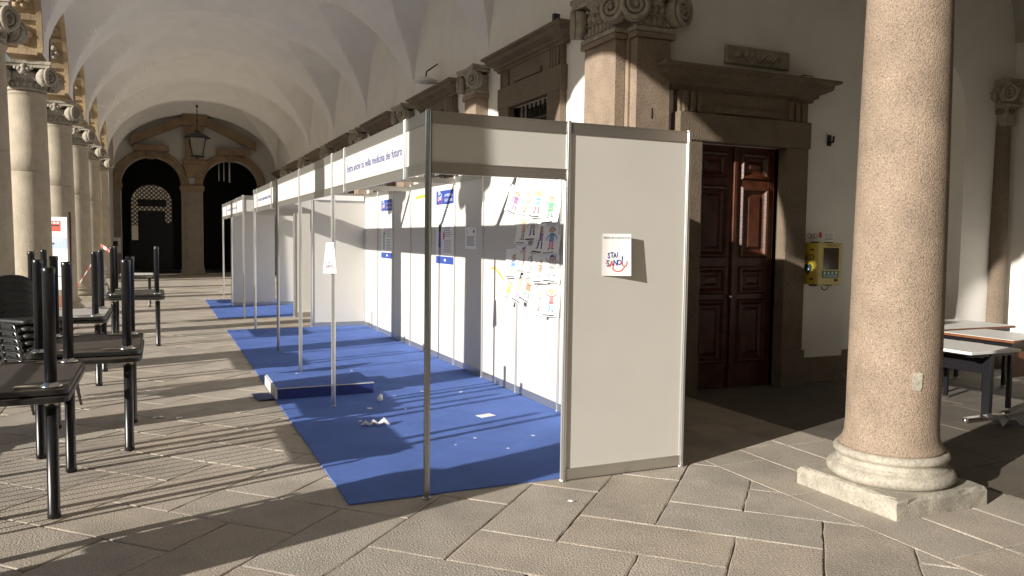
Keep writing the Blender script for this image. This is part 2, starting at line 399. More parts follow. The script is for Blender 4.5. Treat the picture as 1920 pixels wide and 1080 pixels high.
# ---------------------------------------------------------------- capitals and columns
def spiral(mb, c, ux, n, r, tube_r, depth, turns=2.1, flip=1, m=0):
    # scroll disc: centre c, horizontal in-plane dir ux, face normal n
    ux = Vector(ux); n = Vector(n); uz = Vector((0,0,1)); c = Vector(c)
    mb.cyl(c-n*depth/2, c+n*depth*.30, r*.95, 20, m)
    pts = []; rr = []
    for k in range(int(turns*16)+1):
        a = pi/2 - flip*0 + k*2*pi/16; q = r*(1-.78*k/(turns*16))
        pts.append(c + n*depth*.46 + ux*flip*q*cos(a)*.96 + uz*q*sin(a)*.96); rr.append(tube_r*(1-.35*k/(turns*16)))
    mb.tube(pts, tube_r, 6, m, rr=rr)
    mb.ball(c+n*depth*.46, r*.18, m, 8, 5)
def capital(root, z0, half, faces, rneck=None, s=1.0, mat_=None, name='capital'):
    """Ionic capital with fluted neck, scrolls at the corners and a concave abacus; faces = list of outward normals."""
    mb = MB()
    hn = .15*s
    x0, x1, y0, y1 = half
    cx, cy = (x0+x1)/2, (y0+y1)/2
    if rneck:
        mb.lathe([(rneck, z0), (rneck*1.07, z0+.015*s), (rneck*1.07, z0+.04*s), (rneck*.98, z0+.055*s), (rneck*1.0, z0+hn), (rneck*1.12, z0+hn+.03*s), (rneck*1.22, z0+hn+.09*s), (rneck*1.1, z0+hn+.15*s)], 32, (cx, cy, 0), 0)
        for k in range(20):
            a = 2*pi*k/20; mb.cyl((cx+rneck*1.0*cos(a), cy+rneck*1.0*sin(a), z0+.06*s), (cx+rneck*1.03*cos(a), cy+rneck*1.03*sin(a), z0+hn-.01), .022*s, 6)
    else:
        mb.box(x0, x1, y0, y1, z0, z0+hn+.16*s); mb.box(x0-.03*s, x1+.03*s, y0-.03*s, y1+.03*s, z0+.005, z0+.045*s)
        for nx, ny in faces:
            n = Vector((nx, ny, 0)); ux = Vector((-ny, nx, 0)); half_w = (y1-y0)/2 if nx else (x1-x0)/2
            fc = Vector((cx+nx*(x1-x0)/2, cy+ny*(y1-y0)/2, 0)); nf = max(4, int(half_w*2/.075))
            for k in range(nf):
                p = fc+ux*(-half_w+(k+.5)*2*half_w/nf); mb.cyl(p+Vector((0,0,z0+.06*s)), p+Vector((0,0,z0+hn-.005)), .024*s, 6)
    zc = z0+hn+.055*s
    vols = []
    for nx, ny in faces:
        n = Vector((nx, ny, 0)); ux = Vector((-ny, nx, 0)); hw = ((y1-y0)/2 if nx else (x1-x0)/2); hd = ((x1-x0)/2 if nx else (y1-y0)/2)
        if rneck: hw = hd = rneck
        fc = Vector((cx, cy, 0))+n*hd
        ne = max(4, int(hw*2/.085))
        for k in range(ne):
            p = fc+ux*(-hw+(k+.5)*2*hw/ne); mb.ball((p.x, p.y, z0+hn+.07*s), .042*s, 0, 8, 6, 1.4); 
        for k in range(ne*2):
            p = fc+ux*(-hw+(k+.5)*2*hw/ne/2)+n*.02; mb.ball((p.x, p.y, z0+hn+.012*s), .016*s, 0, 6, 4)
        # mask and leaves in the middle of the face
        p = fc+n*.05*s
        for dx, dz, q in ((0, .14, .055), (-.06, .17, .04), (.06, .17, .04), (0, .21, .045), (-.035, .10, .03), (.035, .10, .03), (-.11, .185, .03), (.11, .185, .03)):
            pp = p+ux*dx*s; mb.ball((pp.x, pp.y, z0+hn+dz*s), q*s, 0, 8, 6)
        for sg in (-1, 1): vols.append((n, ux, sg, fc+ux*sg*(hw+.045*s)+n*.045*s))
    # abacus, concave sides
    za = z0+hn+.20*s
    e = .10*s
    ax0, ax1, ay0, ay1 = x0-e, x1+e, y0-e, y1+e
    if rneck: ax0, ax1, ay0, ay1 = cx-rneck-e, cx+rneck+e, cy-rneck-e, cy+rneck+e
    pts = []
    cs = [(ax0, ay0), (ax1, ay0), (ax1, ay1), (ax0, ay1)]
    for i in range(4):
        a, b = Vector(cs[i]), Vector(cs[(i+1)%4]); nrm = Vector((-(b-a).y, (b-a).x)).normalized()
        for k in range(8):
            t = k/8; pts.append(tuple(a.lerp(b, t)+nrm*(.16*s*t*(1-t))))
    mb.prism(pts, 'z', za, za+.05*s); k2 = .93
    mb.prism([(cx+(p[0]-cx)*1.05, cy+(p[1]-cy)*1.05) for p in pts], 'z', za+.051*s, za+.10*s)
    o = mb.build(name, mat_ or CAPST, root)
    for n, ux, sg, c in vols:
        v = MB(); nn = (n+ux*sg*.45).normalized(); uu = Vector((-nn.y, nn.x, 0))
        spiral(v, (c.x, c.y, zc), uu, nn, .145*s, .027*s, .12*s, flip=-sg)
        v.build('volute', mat_ or CAPST, o)
    return o
def make_column(label, mats, loc, r=.285, group=None, plinth=.415, joint=True):
    shaftm, basem, capm = mats
    t = thing('stone_column', label, 'column', loc, group)
    L0 = Vector(loc)
    def P(mb, n, m, par=t): mb.v = [p+L0 for p in mb.v]; return mb.build(n, m, par)
    b = MB()
    pl = [(-plinth, -plinth), (plinth, -plinth), (plinth, plinth), (-plinth, plinth)]
    # plinth with worn, chipped arris
    rnd = random.Random(3); rings = []
    for z, k in ((0, 0), (.10, .003), (.122, .012), (.128, .03)):
        ring = []
        for i in range(4):
            a, c_ = Vector(pl[i]), Vector(pl[(i+1)%4])
            for q in range(9):
                p = a.lerp(c_, q/9); inw = -p.normalized()*k*(1.0+.8*(q == 0))
                j = .010 if z > .05 else .003
                p = p+inw+Vector((rnd.uniform(-j, j), rnd.uniform(-j, j)))*.7
                ring.append(b.pt((p.x, p.y, z+(rnd.uniform(-.008, .002) if .05 < z < .126 else 0))))
        rings.append(ring)
    for a, c_ in zip(rings, rings[1:]):
        for q in range(36): b.face((a[q], a[(q+1)%36], c_[(q+1)%36], c_[q]), 0)
    b.face(rings[-1], 0)
    k = r/.285
    prof = [(.35*k, .126), (.372*k, .135), (.393*k, .155), (.398*k, .178), (.388*k, .203), (.368*k, .217), (.355*k, .222), (.353*k, .232), (.343*k, .236), (.334*k, .245), (.330*k, .262), (.336*k, .275),
            (.349*k, .281), (.357*k, .295), (.357*k, .312), (.347*k, .327), (.330*k, .333)]
    b.lathe(prof, 56, (0,0,0), 0); P(b, 'base', basem)
    s = MB(); prof = [(.326*k, .331), (.326*k, .352), (.305*k, .375), (.293*k, .415), (.287*k, .50)]
    for q in range(1, 15):
        z = .5+(3.80-.5)*q/14; f = q/14; rr_ = k*(.287-.040*f**1.6); prof.append((rr_, z))
        if q == 9 and joint: prof += [(rr_-.001, z+.012), (rr_-.009, z+.016), (rr_-.009, z+.020), (rr_-.001, z+.024)]
    rt_ = prof[-1][0]; prof += [(rt_+.012, 3.83), (rt_+.022, 3.84), (rt_+.022, 3.865), (rt_+.006, 3.87), (rt_, 3.88)]
    s.lathe(prof, 64, (0,0,0), 0); P(s, 'shaft', shaftm)
    capital(t, 3.885, (L0.x-rt_, L0.x+rt_, L0.y-rt_, L0.y+rt_), [(1,0), (-1,0), (0,1), (0,-1)], rt_, .98, capm)
    return t
grpL = 'pale arcade columns along the courtyard side'
colL = {}
labs = {6.1: 'pale stone column cut by the left edge of the photo, nearest of the visible arcade row',
        9.75: 'pale sunlit column rising behind the stack of black chairs, widest of the arcade row seen whole',
        13.75: 'pale stone column just behind the white banner with the red block',
        17.8: 'pale stone column immediately to the right of the banner pole',
        22.0: 'slim looking pale column behind the red and white barrier tape',
        26.2: 'farthest free pale column of the arcade, beside the grey notice screen',
        2.61: 'pale arcade column standing just beyond the left edge, its shadow on the booth back wall',
        -.95: 'pale arcade column beyond the left edge, its shadow falling on the booth corner post',
        -4.6: 'pale arcade column to the left of the viewpoint, outside the frame',
        -8.3: 'pale arcade column behind the viewpoint, outside the frame'}
first = None
for y in (9.75, 6.1, 13.75, 17.8, 22.0, 26.2, 2.61, -.95, -4.6, -8.3):
    if first is None: first = make_column(labs[y], (PALEST, PALEST, CAPST), (XL, y, 0), .30, grpL, .43)
    else: dup(first, (XL, y, 0), label=labs[y])
bigcol = make_column('big pink granite column on a grey moulded base at the right of the photo', (GRANITE, BASEST, CAPST), (2.945, -1.06, 0), .288, joint=False)
bigcol.name = 'granite_column'
pm = MB(); pm.T = plane_T((2.945+.291*cos(radians(-112)), -1.06+.291*sin(radians(-112)), .82), (-sin(radians(-112)), cos(radians(-112)), 0), (0,0,1))
pts = [(-.028, -.055), (.02, -.06), (.03, -.04), (.032, .05), (.012, .062), (-.02, .058), (-.03, .03)]
pm.prism(pts, 'z', -.02, .004); pm.build('stone_patch', BASEST, bigcol)
dup(bigcol, (2.97, -4.75, 0), label='pink granite column behind the viewpoint to the right, outside the frame')

# ---------------------------------------------------------------- right gallery wall, corner pier
def wall_with_holes(mb, axis, t0, t1, a0, a1, z0, z1, holes, m=0):
    # wall slab between t0..t1 (thickness axis), along a0..a1; rectangular holes (a,b,zb,zt)
    xs = sorted({a0, a1, *[h[0] for h in holes], *[h[1] for h in holes]})
    for a, b in zip(xs, xs[1:]):
        segs = [(z0, z1)]
        for h in holes:
            if h[0] <= a+1e-6 and h[1] >= b-1e-6:
                segs = [s for (p, q) in segs for s in ((p, h[2]), (h[3], q)) if s[1]-s[0] > 1e-4]
        for p, q in segs:
            if axis == 'x': mb.box(t0, t1, a, b, p, q, m)
            else: mb.box(a, b, t0, t1, p, q, m)
wins = []
for i in range(4, len(YR)-1):
    yc = (YR[i]+YR[i+1])/2 + .13; wins.append((yc-.60, yc+.60, 1.35, 3.52))
mb = MB(); wall_with_holes(mb, 'x', 3.0, 3.4, 2.72, 30.25, 0, 7.34, wins)
gw = mb.build('gallery_wall', WALLP, label='long white wall of the gallery behind the booths, with the stone window surrounds', category='wall')
def cornice_profile(d, h):  # from wall outwards (out, z)
    return [(0, 0), (d*.28, 0), (d*.30, h*.14), (d*.42, h*.20), (d*.44, h*.34), (d*.72, h*.52), (d*.78, h*.56), (d*.82, h*.78), (d*.95, h*.84), (d, h*.90), (d, h), (0, h)]
def sweep_cornice(mb, axis, wallpos, sgn, a0, a1, z0, h, d, ret=True, m=0):
    # cornice with mitred returns: rings along profile; plan is a U
    prof = cornice_profile(d, h)
    secs = []
    for o, z in prof:
        secs.append([(a0-o, 0), (a0-o, o), (a1+o, o), (a1+o, 0)])
    ids = []
    for (o, z), sec in zip(prof, secs):
        row = []
        for a, b in sec:
            p = (wallpos+sgn*b, a, z0+z) if axis == 'x' else (a, wallpos+sgn*b, z0+z)
            row.append(mb.pt(p))
        ids.append(row)
    for r0, r1 in zip(ids, ids[1:]):
        for k in range(3): mb.face((r0[k], r0[k+1], r1[k+1], r1[k]), m)
    mb.face(ids[0], m); mb.face(ids[-1][::-1], m)
lw = ['stone window surround behind the first booth, right of the nearest small pilaster, with barred opening',
      'stone window surround above the booth fascia, between the first and second small pilasters',
      'stone window surround above the booth fascia, between the second and third small pilasters',
      'stone window surround above the booth fascia, between the third and fourth small pilasters',
      'stone window surround high above the fascia, between the fourth and fifth small pilasters',
      'stone window surround highest up the gallery, partly hidden behind the far fascia',
      'last stone window surround at the dark far end of the gallery wall']
for i, (a, b, z0, z1) in enumerate(wins):
    t = thing('window_surround', lw[i], 'window', (3.0, (a+b)/2, z0), 'stone window surrounds of the gallery wall')
    mb = MB()
    mb.box(2.91, 3.1, a-.36, a, 1.2, z1); mb.box(2.91, 3.1, b, b+.36, 1.2, z1); mb.build('jamb', BROWNST, t)
    mb = MB(); mb.box(2.905, 3.08, a-.38, b+.38, z1+.002, z1+.30)
    mb.box(2.93, 3.02, a-.34, b+.34, z1+.302, z1+.54); mb.box(2.90, 3.0, a+.18, b-.18, z1+.32, z1+.38)
    for q in (a-.30, b+.02):
        for k in range(4): mb.box(2.905, 2.935, q+k*.075, q+k*.075+.05, z1+.305, z1+.52)
    mb.build('lintel', BROWNST, t)
    mb = MB(); sweep_cornice(mb, 'x', 2.99, -1, a-.36, b+.36, z1+.542, .22, .26); recalc(mb.build('cornice', BROWNST, t))
    mb = MB()
    for k in range(9):
        y = a+.07+k*(b-a-.14)/8; mb.cyl((3.05, y, z0), (3.05, y, z1), .013, 6)
    for z in (1.7, 2.25, 2.8, 3.3): mb.box(3.035, 3.048, a, b, z-.015, z+.015)
    mb.build('iron_bars', IRON, t)
    mb = MB(); mb.box(3.2, 3.23, a, b, z0, z1); mb.build('pane', GLASSD, t)
lp = ['small stone pilaster with scroll capital just above the booth corner post, nearest of its row',
      'second small pilaster capital along the gallery wall, above the lettered fascia',
      'third small pilaster capital along the gallery wall', 'fourth small pilaster capital along the gallery wall',
      'fifth small pilaster capital along the gallery wall', 'sixth and farthest small pilaster of the gallery wall']
for k, y in enumerate(YR[5:11]):
    t = thing('wall_pilaster', lp[k], 'pilaster', (2.92, y, 0), 'pilasters along the gallery wall')
    mb = MB(); mb.box(2.80, 3.005, y-.24, y+.24, 0, 3.80); mb.box(2.77, 3.005, y-.27, y+.27, 3.802, 3.86); mb.build('shaft', BROWNST if k < 0 else GRANITE, t)
    capital(t, 3.862, (2.80, 3.01, y-.24, y+.24), [(-1, 0)], None, .92)
# corner pier: two pilasters meeting at a notch
t = thing('corner_pier', 'large stone corner pier with scroll capital standing behind the booth end panel', 'pier', (3.1, 2.7, 0))
mb = MB(); mb.box(2.98, 3.415, 2.40, 3.1, 0, 7.3); mb.build('pier_core', GRANITE, t)
mb = MB(); mb.box(2.85, 2.979, 2.46, 3.12, 0, 3.813, bev=.008); mb.box(2.81, 2.978, 2.42, 3.16, 3.815, 3.87, bev=.012); mb.build('side_pilaster', GRANITE, t)
mb = MB(); mb.box(3.0, 3.43, 2.28, 2.399, 0, 3.813, bev=.008); mb.box(2.96, 3.47, 2.235, 2.398, 3.815, 3.87, bev=.012); mb.box(3.20, 3.215, 2.277, 2.2805, 2.98, 3.09, 1); mb.build('front_pilaster', [GRANITE, DARK], t)
capital(t, 3.872, (2.85, 3.05, 2.46, 3.12), [(-1, 0)], None, 1.15)
capital(t, 3.873, (3.0, 3.43, 2.29, 2.45), [(0, -1)], None, 1.15)

# ---------------------------------------------------------------- door wall, side hall
DX0, DX1, DZ = 3.86, 5.06, 2.78
mb = MB()
wall_with_holes(mb, 'y', 2.4, 2.9, 3.415, 6.17, 0, 7.34, [(DX0, DX1, -.1, DZ)])
mb.box(8.26, 9.6, 2.4, 2.9, 0, 7.34)
rc, zc = (8.26-6.17)/2, 3.30; xc = (8.26+6.17)/2
P = [(xc-rc*cos(pi*k/32), zc+rc*sin(pi*k/32)) for k in range(33)]
for p, q in zip(P, P[1:]):
    mb.poly([(p[0], 2.4, p[1]), (q[0], 2.4, q[1]), (q[0], 2.4, 7.34), (p[0], 2.4, 7.34)])
    mb.poly([(p[0], 2.4, p[1]), (p[0], 2.78, p[1]), (q[0], 2.78, q[1]), (q[0], 2.4, q[1])])
mb.poly([(6.17, 2.78, 0), (8.26, 2.78, 0), (8.26, 2.78, 4.6), (6.17, 2.78, 4.6)])
mb.build('door_wall', WALLP, label='white wall with the wooden door and the shallow blind arch', category='wall')
mb = MB(); mb.box(9.2, 9.6, -13, 2.4, 0, 7.34); mb.build('side_wall', WALLP, label='bright white side wall at the far right behind the brown tables', category='wall')
mb = MB(); mb.box(3.35, 9.2, -4.9, -4.5, 0, 7.34); mb.build('hall_rear_wall', BROWNST, label='bare stone wall closing the side hall behind the viewpoint, outside the frame', category='wall')  # blocker added out of view to darken the side hall
mb = MB(); mb.box(-4, 9.6, -13.3, -13, 0, 7.34); mb.build('rear_wall', WALLP, label='white end wall of the gallery behind the viewpoint, outside the frame', category='wall')
mb = MB(); mb.box(5.40, 6.175, 2.36, 2.40, 0, .30, bev=.006); mb.box(6.175, 8.26, 2.74, 2.779, 0, .30); mb.box(8.255, 8.8, 2.36, 2.40, 0, .30); mb.build('skirting', BROWNST, label='low brown stone skirting course at the foot of the door wall', category='skirting')
mb = MB(); mb.box(9.16, 9.2, -12.9, 2.3, 0, .30); mb.build('skirting', BROWNST, label='low stone skirting course along the foot of the bright side wall', category='skirting')
t = thing('corner_half_column', 'slender half column with small scroll capital in the far right corner', 'column', (8.95, 2.38, 0))
mb = MB(); mb.lathe([(.15, 0), (.15, .3), (.12, .36), (.115, 2), (.10, 3.45), (.13, 3.47), (.13, 3.52), (.10, 3.53)], 20, (8.95, 2.37, 0)); mb.build('shaft', BROWNST, t)
capital(t, 3.55, (8.83, 9.07, 2.24, 2.42), [(-1, 0), (0, -1)], None, .8)
mb = MB(); mb.box(8.85, 9.05, 2.26, 2.42, 3.3, 3.55); mb.build('neck', CAPST, t)
# door surround
t = thing('door_surround', 'heavy brown stone door surround with projecting cornice', 'doorway', (4.46, 2.3, 0))
mb = MB(); mb.box(3.55, DX0, 2.25, 2.399, 0, DZ, bev=.01); mb.box(DX1, 5.38, 2.25, 2.399, .0, DZ, bev=.01); mb.box(DX1, 5.08, 2.399, 2.5, 0, DZ); mb.box(3.53, DX0-.0, 2.235, 2.2495, 0, .42); mb.box(DX1+.0, 5.40, 2.235, 2.2495, 0, .42); mb.build('jamb', BROWNST, t)
mb = MB(); mb.box(3.53, 5.40, 2.235, 2.399, DZ+.002, 3.085, bev=.012); mb.build('lintel', BROWNST, t)
mb = MB(); mb.box(3.56, 5.37, 2.28, 2.398, 3.087, 3.325); mb.box(4.02, 4.9, 2.25, 2.279, 3.10, 3.17)
for q in (3.59, 5.07):
    for k in range(3): mb.box(q+k*.095, q+k*.095+.06, 2.245, 2.28, 3.09, 3.31, bev=.008)
mb.build('frieze', BROWNST, t)
mb = MB(); sweep_cornice(mb, 'y', 2.39, -1, 3.55, 5.38, 3.327, .235, .31); recalc(mb.build('cornice', BROWNST, t))
# double door
t = thing('wooden_double_door', 'tall dark reddish brown panelled double door in the stone surround', 'door', (4.46, 2.47, 0))
def door_leaf(x0, x1):
    mb = MB(); y = 2.445
    mb.box(x0, x1, y+.03, y+.08, 0, DZ)
    rows = [(.30, 1.02), (1.10, 1.40), (1.52, 2.32), (2.42, 2.70)]
    zs = [0]+[z for r in rows for z in r]+[DZ]
    w_ = .10
    mb.box(x0, x0+w_, y, y+.03, 0, DZ, bev=.004); mb.box(x1-w_, x1, y, y+.03, 0, DZ, bev=.004)
    for a, b in zip(zs[0::2], zs[1::2]): mb.box(x0+w_, x1-w_, y+.001, y+.03, a, b)
    lf = mb.build('door_leaf', DOORW, t)
    for a, b in rows:
        pm = MB(); xa, xb = x0+w_, x1-w_; k = .065
        # raised bolection moulding, frame ring of bevelled strips
        def ring(o, yy): return [(xa+o, yy, a+o), (xb-o, yy, a+o), (xb-o, yy, b-o), (xa+o, yy, b-o)]
        R = [[pm.pt(p) for p in ring(o, yy)] for o, yy in ((-.012, y), (.006, y-.028), (.03, y-.022), (.045, y+.004), (k, y+.02), (k+.02, y+.02), (k+.055, y-.004))]
        for r0, r1 in zip(R, R[1:]):
            for q in range(4): pm.face((r0[q], r0[(q+1)%4], r1[(q+1)%4], r1[q]))
        pm.face(R[-1]); recalc(pm.build('panel', DOORW, lf))
    return lf
door_leaf(DX0+.005, 4.455); lf = door_leaf(4.465, DX1-.005)
mb = MB(); mb.box(4.435, 4.485, 2.415, 2.444, 0, DZ, bev=.006); mb.build('centre_stile', DOORW, t)
mb = MB(); mb.ball((4.42, 2.41, 1.06), .022, 0); mb.cyl((4.42, 2.445, 1.06), (4.42, 2.41, 1.06), .01); mb.build('knob', CHROME, t)
# carved plaque
t = thing('carved_plaque', 'narrow carved marble plaque with a coiled relief above the door cornice', 'plaque', (4.66, 2.39, 3.70))
mb = MB(); mb.box(4.22, 5.13, 2.345, 2.398, 3.68, 3.88, bev=.008); mb.box(4.25, 5.10, 2.338, 2.344, 3.855, 3.872); mb.box(4.25, 5.10, 2.338, 2.344, 3.688, 3.705); mb.build('slab', CAPST, t)
mb = MB(); mb.tube([(4.38+.0125*k, 2.335, 3.78+.035*sin(k*.45)) for k in range(46)], .016, 6, rr=[.010+.010*sin(pi*k/45) for k in range(46)])
mb.ball((4.37, 2.335, 3.775), .045, 0, 8, 6, .8); mb.ball((4.48, 2.335, 3.79), .04); mb.ball((4.80, 2.338, 3.77), .035); mb.tube([(4.95, 2.335, 3.75), (5.0, 2.33, 3.80), (4.92, 2.335, 3.81)], .014, 6); mb.build('relief', CAPST, t)
mb = MB(); mb.tube([(5.83, 2.395, 2.90), (5.83, 2.33, 2.90), (5.83, 2.32, 2.97)], .015, 6); mb.box(5.80, 5.86, 2.385, 2.399, 2.86, 2.99); mb.build('iron_hook', IRON, label='small dark iron hook on the white wall right of the door', category='hook')
mb = MB(); mb.tube([(5.25, 2.39, 3.62), (5.25, 2.25, 3.62), (5.40, 2.25, 3.62)], .006, 5); mb.cyl((5.25, 2.25, 3.562), (5.25, 2.25, 3.62), .006, 5); mb.build('wire_bracket', IRON, label='thin bent wire bracket standing on the door cornice', category='bracket')
mb = MB(); mb.box(2.76, 2.84, 3.72, 3.77, 4.285, 4.38); mb.build('small_camera', IRON, label='small dark box on top of the nearest window cornice beside the corner pier', category='camera box')

# ---------------------------------------------------------------- far end wall
YF = 30.25
ew = thing('end_wall', 'shaded end wall of the gallery with two tall arched openings', 'wall', (-.2, YF, 0))
mb = MB(); ops = [(-2.93, -.72), (.10, 2.31)]; zs = 3.66
xs_ = [-4.0]
def arch_wall(mb, y, x0, x1, zt, ops, zs, m=0):
    cur = x0
    for a, b in ops:
        mb.poly([(cur, y, 0), (a, y, 0), (a, y, zt), (cur, y, zt)], m)
        r = (b-a)/2; c = (a+b)/2
        P = [(c-r*cos(pi*k/32), zs+r*sin(pi*k/32)) for k in range(33)]
        for p, q in zip(P, P[1:]):
            mb.poly([(p[0], y, p[1]), (q[0], y, q[1]), (q[0], y, zt), (p[0], y, zt)], m)
            mb.poly([(p[0], y, p[1]), (q[0], y, q[1]), (q[0], y+.5, q[1]), (p[0], y+.5, p[1])], m)
        for x in (a, b): mb.poly([(x, y, 0), (x, y+.5, 0), (x, y+.5, zs), (x, y, zs)], m)
        cur = b
    mb.poly([(cur, y, 0), (x1, y, 0), (x1, y, zt), (cur, y, zt)], m)
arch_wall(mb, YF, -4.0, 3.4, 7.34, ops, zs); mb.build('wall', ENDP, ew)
for a, b in ops:
    mb = MB(); r = (b-a)/2; c = (a+b)/2
    R = [[(c-q*cos(pi*k/32), yy, zs+.03+q*sin(pi*k/32)) for k in range(33)] for q, yy in ((r-.002, YF+.05), (r-.002, YF-.06), (r+.14, YF-.06), (r+.15, YF-.085), (r+.28, YF-.085), (r+.30, YF+.0))]
    I = [[mb.pt(p) for p in row] for row in R]
    for r0, r1 in zip(I, I[1:]):
        for k in range(32): mb.face((r0[k], r0[k+1], r1[k+1], r1[k]))
    # keystone
    mb.prism([(c-.13, zs+r-.08), (c+.13, zs+r-.08), (c+.20, zs+r+.45), (c-.20, zs+r+.45)], 'y', YF-.14, YF-.02)
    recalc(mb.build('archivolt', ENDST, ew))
for i, (a, b) in enumerate(((-3.3, -2.93), (-.72, .10), (2.31, 2.7))):
    mb = MB(); mb.box(a+.02, b-.02, YF-.09, YF+.0, .32, zs-.17); mb.box(a-.04, b+.04, YF-.13, YF, 0, .32); mb.box(a+.2*(b-a), b-.2*(b-a), YF-.11, YF-.088, .5, zs-.45)
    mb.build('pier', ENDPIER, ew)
    mb = MB(); mb.box(a-.06, b+.06, YF-.16, YF, zs-.169, zs+.02); mb.box(a-.02, b+.02, YF-.12, YF, zs-.24, zs-.17); mb.build('impost', ENDST, ew)
mb = MB()
def slant(x0, z0, x1, z1, h, y0, y1):
    mb.prism([(x0, z0), (x1, z1), (x1, z1+h), (x0, z0+h)], 'y', y0, y1)
slant(-2.55, 5.20, -.62, 6.12, .34, YF-.30, YF-.02); slant(.25, 6.12, 2.2, 5.20, .34, YF-.30, YF-.02)
mb.box(-2.45, -1.15, YF-.28, YF-.02, 5.0, 5.22); mb.box(.62, 1.95, YF-.28, YF-.02, 5.0, 5.22)
mb.box(-.66, .29, YF-.34, YF-.02, 6.1, 6.55); mb.box(-.55, .15, YF-.22, YF-.02, 4.65, 6.1); mb.prism([(-.5, 4.0), (.1, 4.0), (.25, 4.65), (-.65, 4.65)], 'y', YF-.2, YF-.02); mb.box(-.62, .22, YF-.26, YF-.02, 4.55, 4.70)
mb.build('broken_pediment', ENDST, ew)
mb = MB(); mb.box(-3.66, -3.2, 27.2, 30.2, 0, 6.2); mb.build('bay_infill_wall', ENDP, label='dim wall filling the last arcade bay before the far end', category='wall')  # added to keep sun and sky off the far end
# dark room beyond, open sunny court behind its grille
mb = MB(); YB = 35.5
mb.box(-4.2, -4.0, YF+.5, YB, 0, 7); mb.box(3.4, 3.6, YF+.5, YB, 0, 7); mb.box(-4.2, 3.6, YF+.5, YB+.3, 7, 7.2)
arch_wall(mb, YB, -4.0, 3.4, 7.0, [(-2.75, -1.0)], 3.1)
mb.build('passage_room', DARK, label='dark passage room beyond the two arches of the end wall', category='room')
gr = MB()
for row in range(12):
    for cl in range(9):
        x = -2.67+cl*.2; z = 2.15+row*.19
        if ((x+1.875)/.86)**2+max(0, (z-3.1)/.86)**2 > 1: continue
        gr.tube([(x+.078*cos(q*pi/4), YB-.05, z+.075*sin(q*pi/4)) for q in range(8)], .024, 4, closed=True)
        gr.box(x+.085, x+.115, YB-.07, YB-.03, z-.02, z+.02); gr.box(x-.02, x+.02, YB-.07, YB-.03, z+.08, z+.11)
for q in (-2.75, -1.0): gr.box(q-.03, q+.03, YB-.08, YB-.02, 0, 3.2)
gr.box(-2.45, -1.25, YB-.085, YB-.03, 2.95, 3.28); gr.box(-2.45, -1.3, YB-.085, YB-.03, 0, 2.75); gr.box(-2.75, -2.45, YB-.085, YB-.03, 0, 1.4); gr.box(-1.3, -1.0, YB-.085, YB-.03, 0, 2.2)
gr.build('iron_gate', IRON, label='lacy wrought iron gate with daylight behind it, seen through the left far arch', category='gate')
mb = MB(); mb.box(-12, 12, 44, 44.4, 0, 8); mb.build('far_courtyard_wall', SUNWALL, label='sunlit ochre wall of the next courtyard glimpsed through the lacy iron gate', category='wall')
# white tubes standing in for glazing glints in the right far arch
glintg = thing('glass_pendant', 'narrow pale glass pendant tubes hanging in the top of the right far arch', 'lamp', (1.1, 31.6, 4.0))
for k, (x, z0, z1) in enumerate(((.82, 4.0, 4.75), (1.02, 4.0, 4.8), (1.25, 3.95, 4.8))):
    mb = MB(); mb.cyl((x, 31.6, z0), (x, 31.6, z1), .022+.012*(k == 2), 10); mb.cyl((x, 31.6, z1), (x, 31.6, 6.99), .006, 4); mb.build('glass_tube', WHITE, glintg)
# lantern
t = thing('hanging_lantern', 'dark iron lantern with four frosted panes hanging by a chain at the far end', 'lantern', (-.2, 27.6, 4.6))
mb = MB(); cx, cy = -.2, 27.6
mb.tube([(cx, cy, 5.62), (cx, cy, 6.6)], .018, 6); mb.ball((cx, cy, 6.52), .05); mb.ball((cx, cy, 6.0), .04); mb.build('chain', IRON, t)
mb = MB()
for sx, sy in ((1,1), (1,-1), (-1,1), (-1,-1)):
    mb.tube([(cx+.17*sx, cy+.17*sy, 4.66), (cx+.29*sx, cy+.29*sy, 5.32)], .018, 5)
mb.lathe([(.30*1.41, 5.32), (.34*1.41, 5.345), (.33*1.41, 5.37), (.16*1.41, 5.52), (.1, 5.56), (.12, 5.60), (.03, 5.64)], 4, (cx, cy, 0), smooth=False); mb.lathe([(.02, 4.53), (.08, 4.60), (.19*1.41, 4.63), (.19*1.41, 4.67)], 4, (cx, cy, 0), smooth=False)
o = mb.build('lantern_frame', IRON, t)
mb = MB(); mb.lathe([(.155*1.41, 4.67), (.27*1.41, 5.32)], 4, (cx, cy, 0), smooth=False); 
# rotate square by 45 degrees so panes sit between the bars
for i, p in enumerate(mb.v):
    dx, dy = p.x-cx, p.y-cy; mb.v[i] = Vector((cx+(dx-dy)*S2, cy+(dx+dy)*S2, p.z))
mb.build('lamp_glass', LGLASS, t)
for i, v in enumerate(o.data.vertices): pass
# round wall lamp on the gallery wall
t = thing('disc_lamp', 'flat round white lamp fixed above the window cornice on the gallery wall', 'lamp', (2.8, 8.62, 4.42))
mb = MB(); mb.lathe([(.10, 4.40), (.20, 4.41), (.21, 4.44), (.12, 4.49), (.03, 4.50)], 20, (2.74, 8.62, 0)); mb.build('shade', WHITE, t)
mb = MB(); mb.tube([(2.74, 8.62, 4.50), (2.76, 8.62, 4.60), (2.96, 8.62, 4.75)], .015, 6); mb.build('arm', IRON, t)

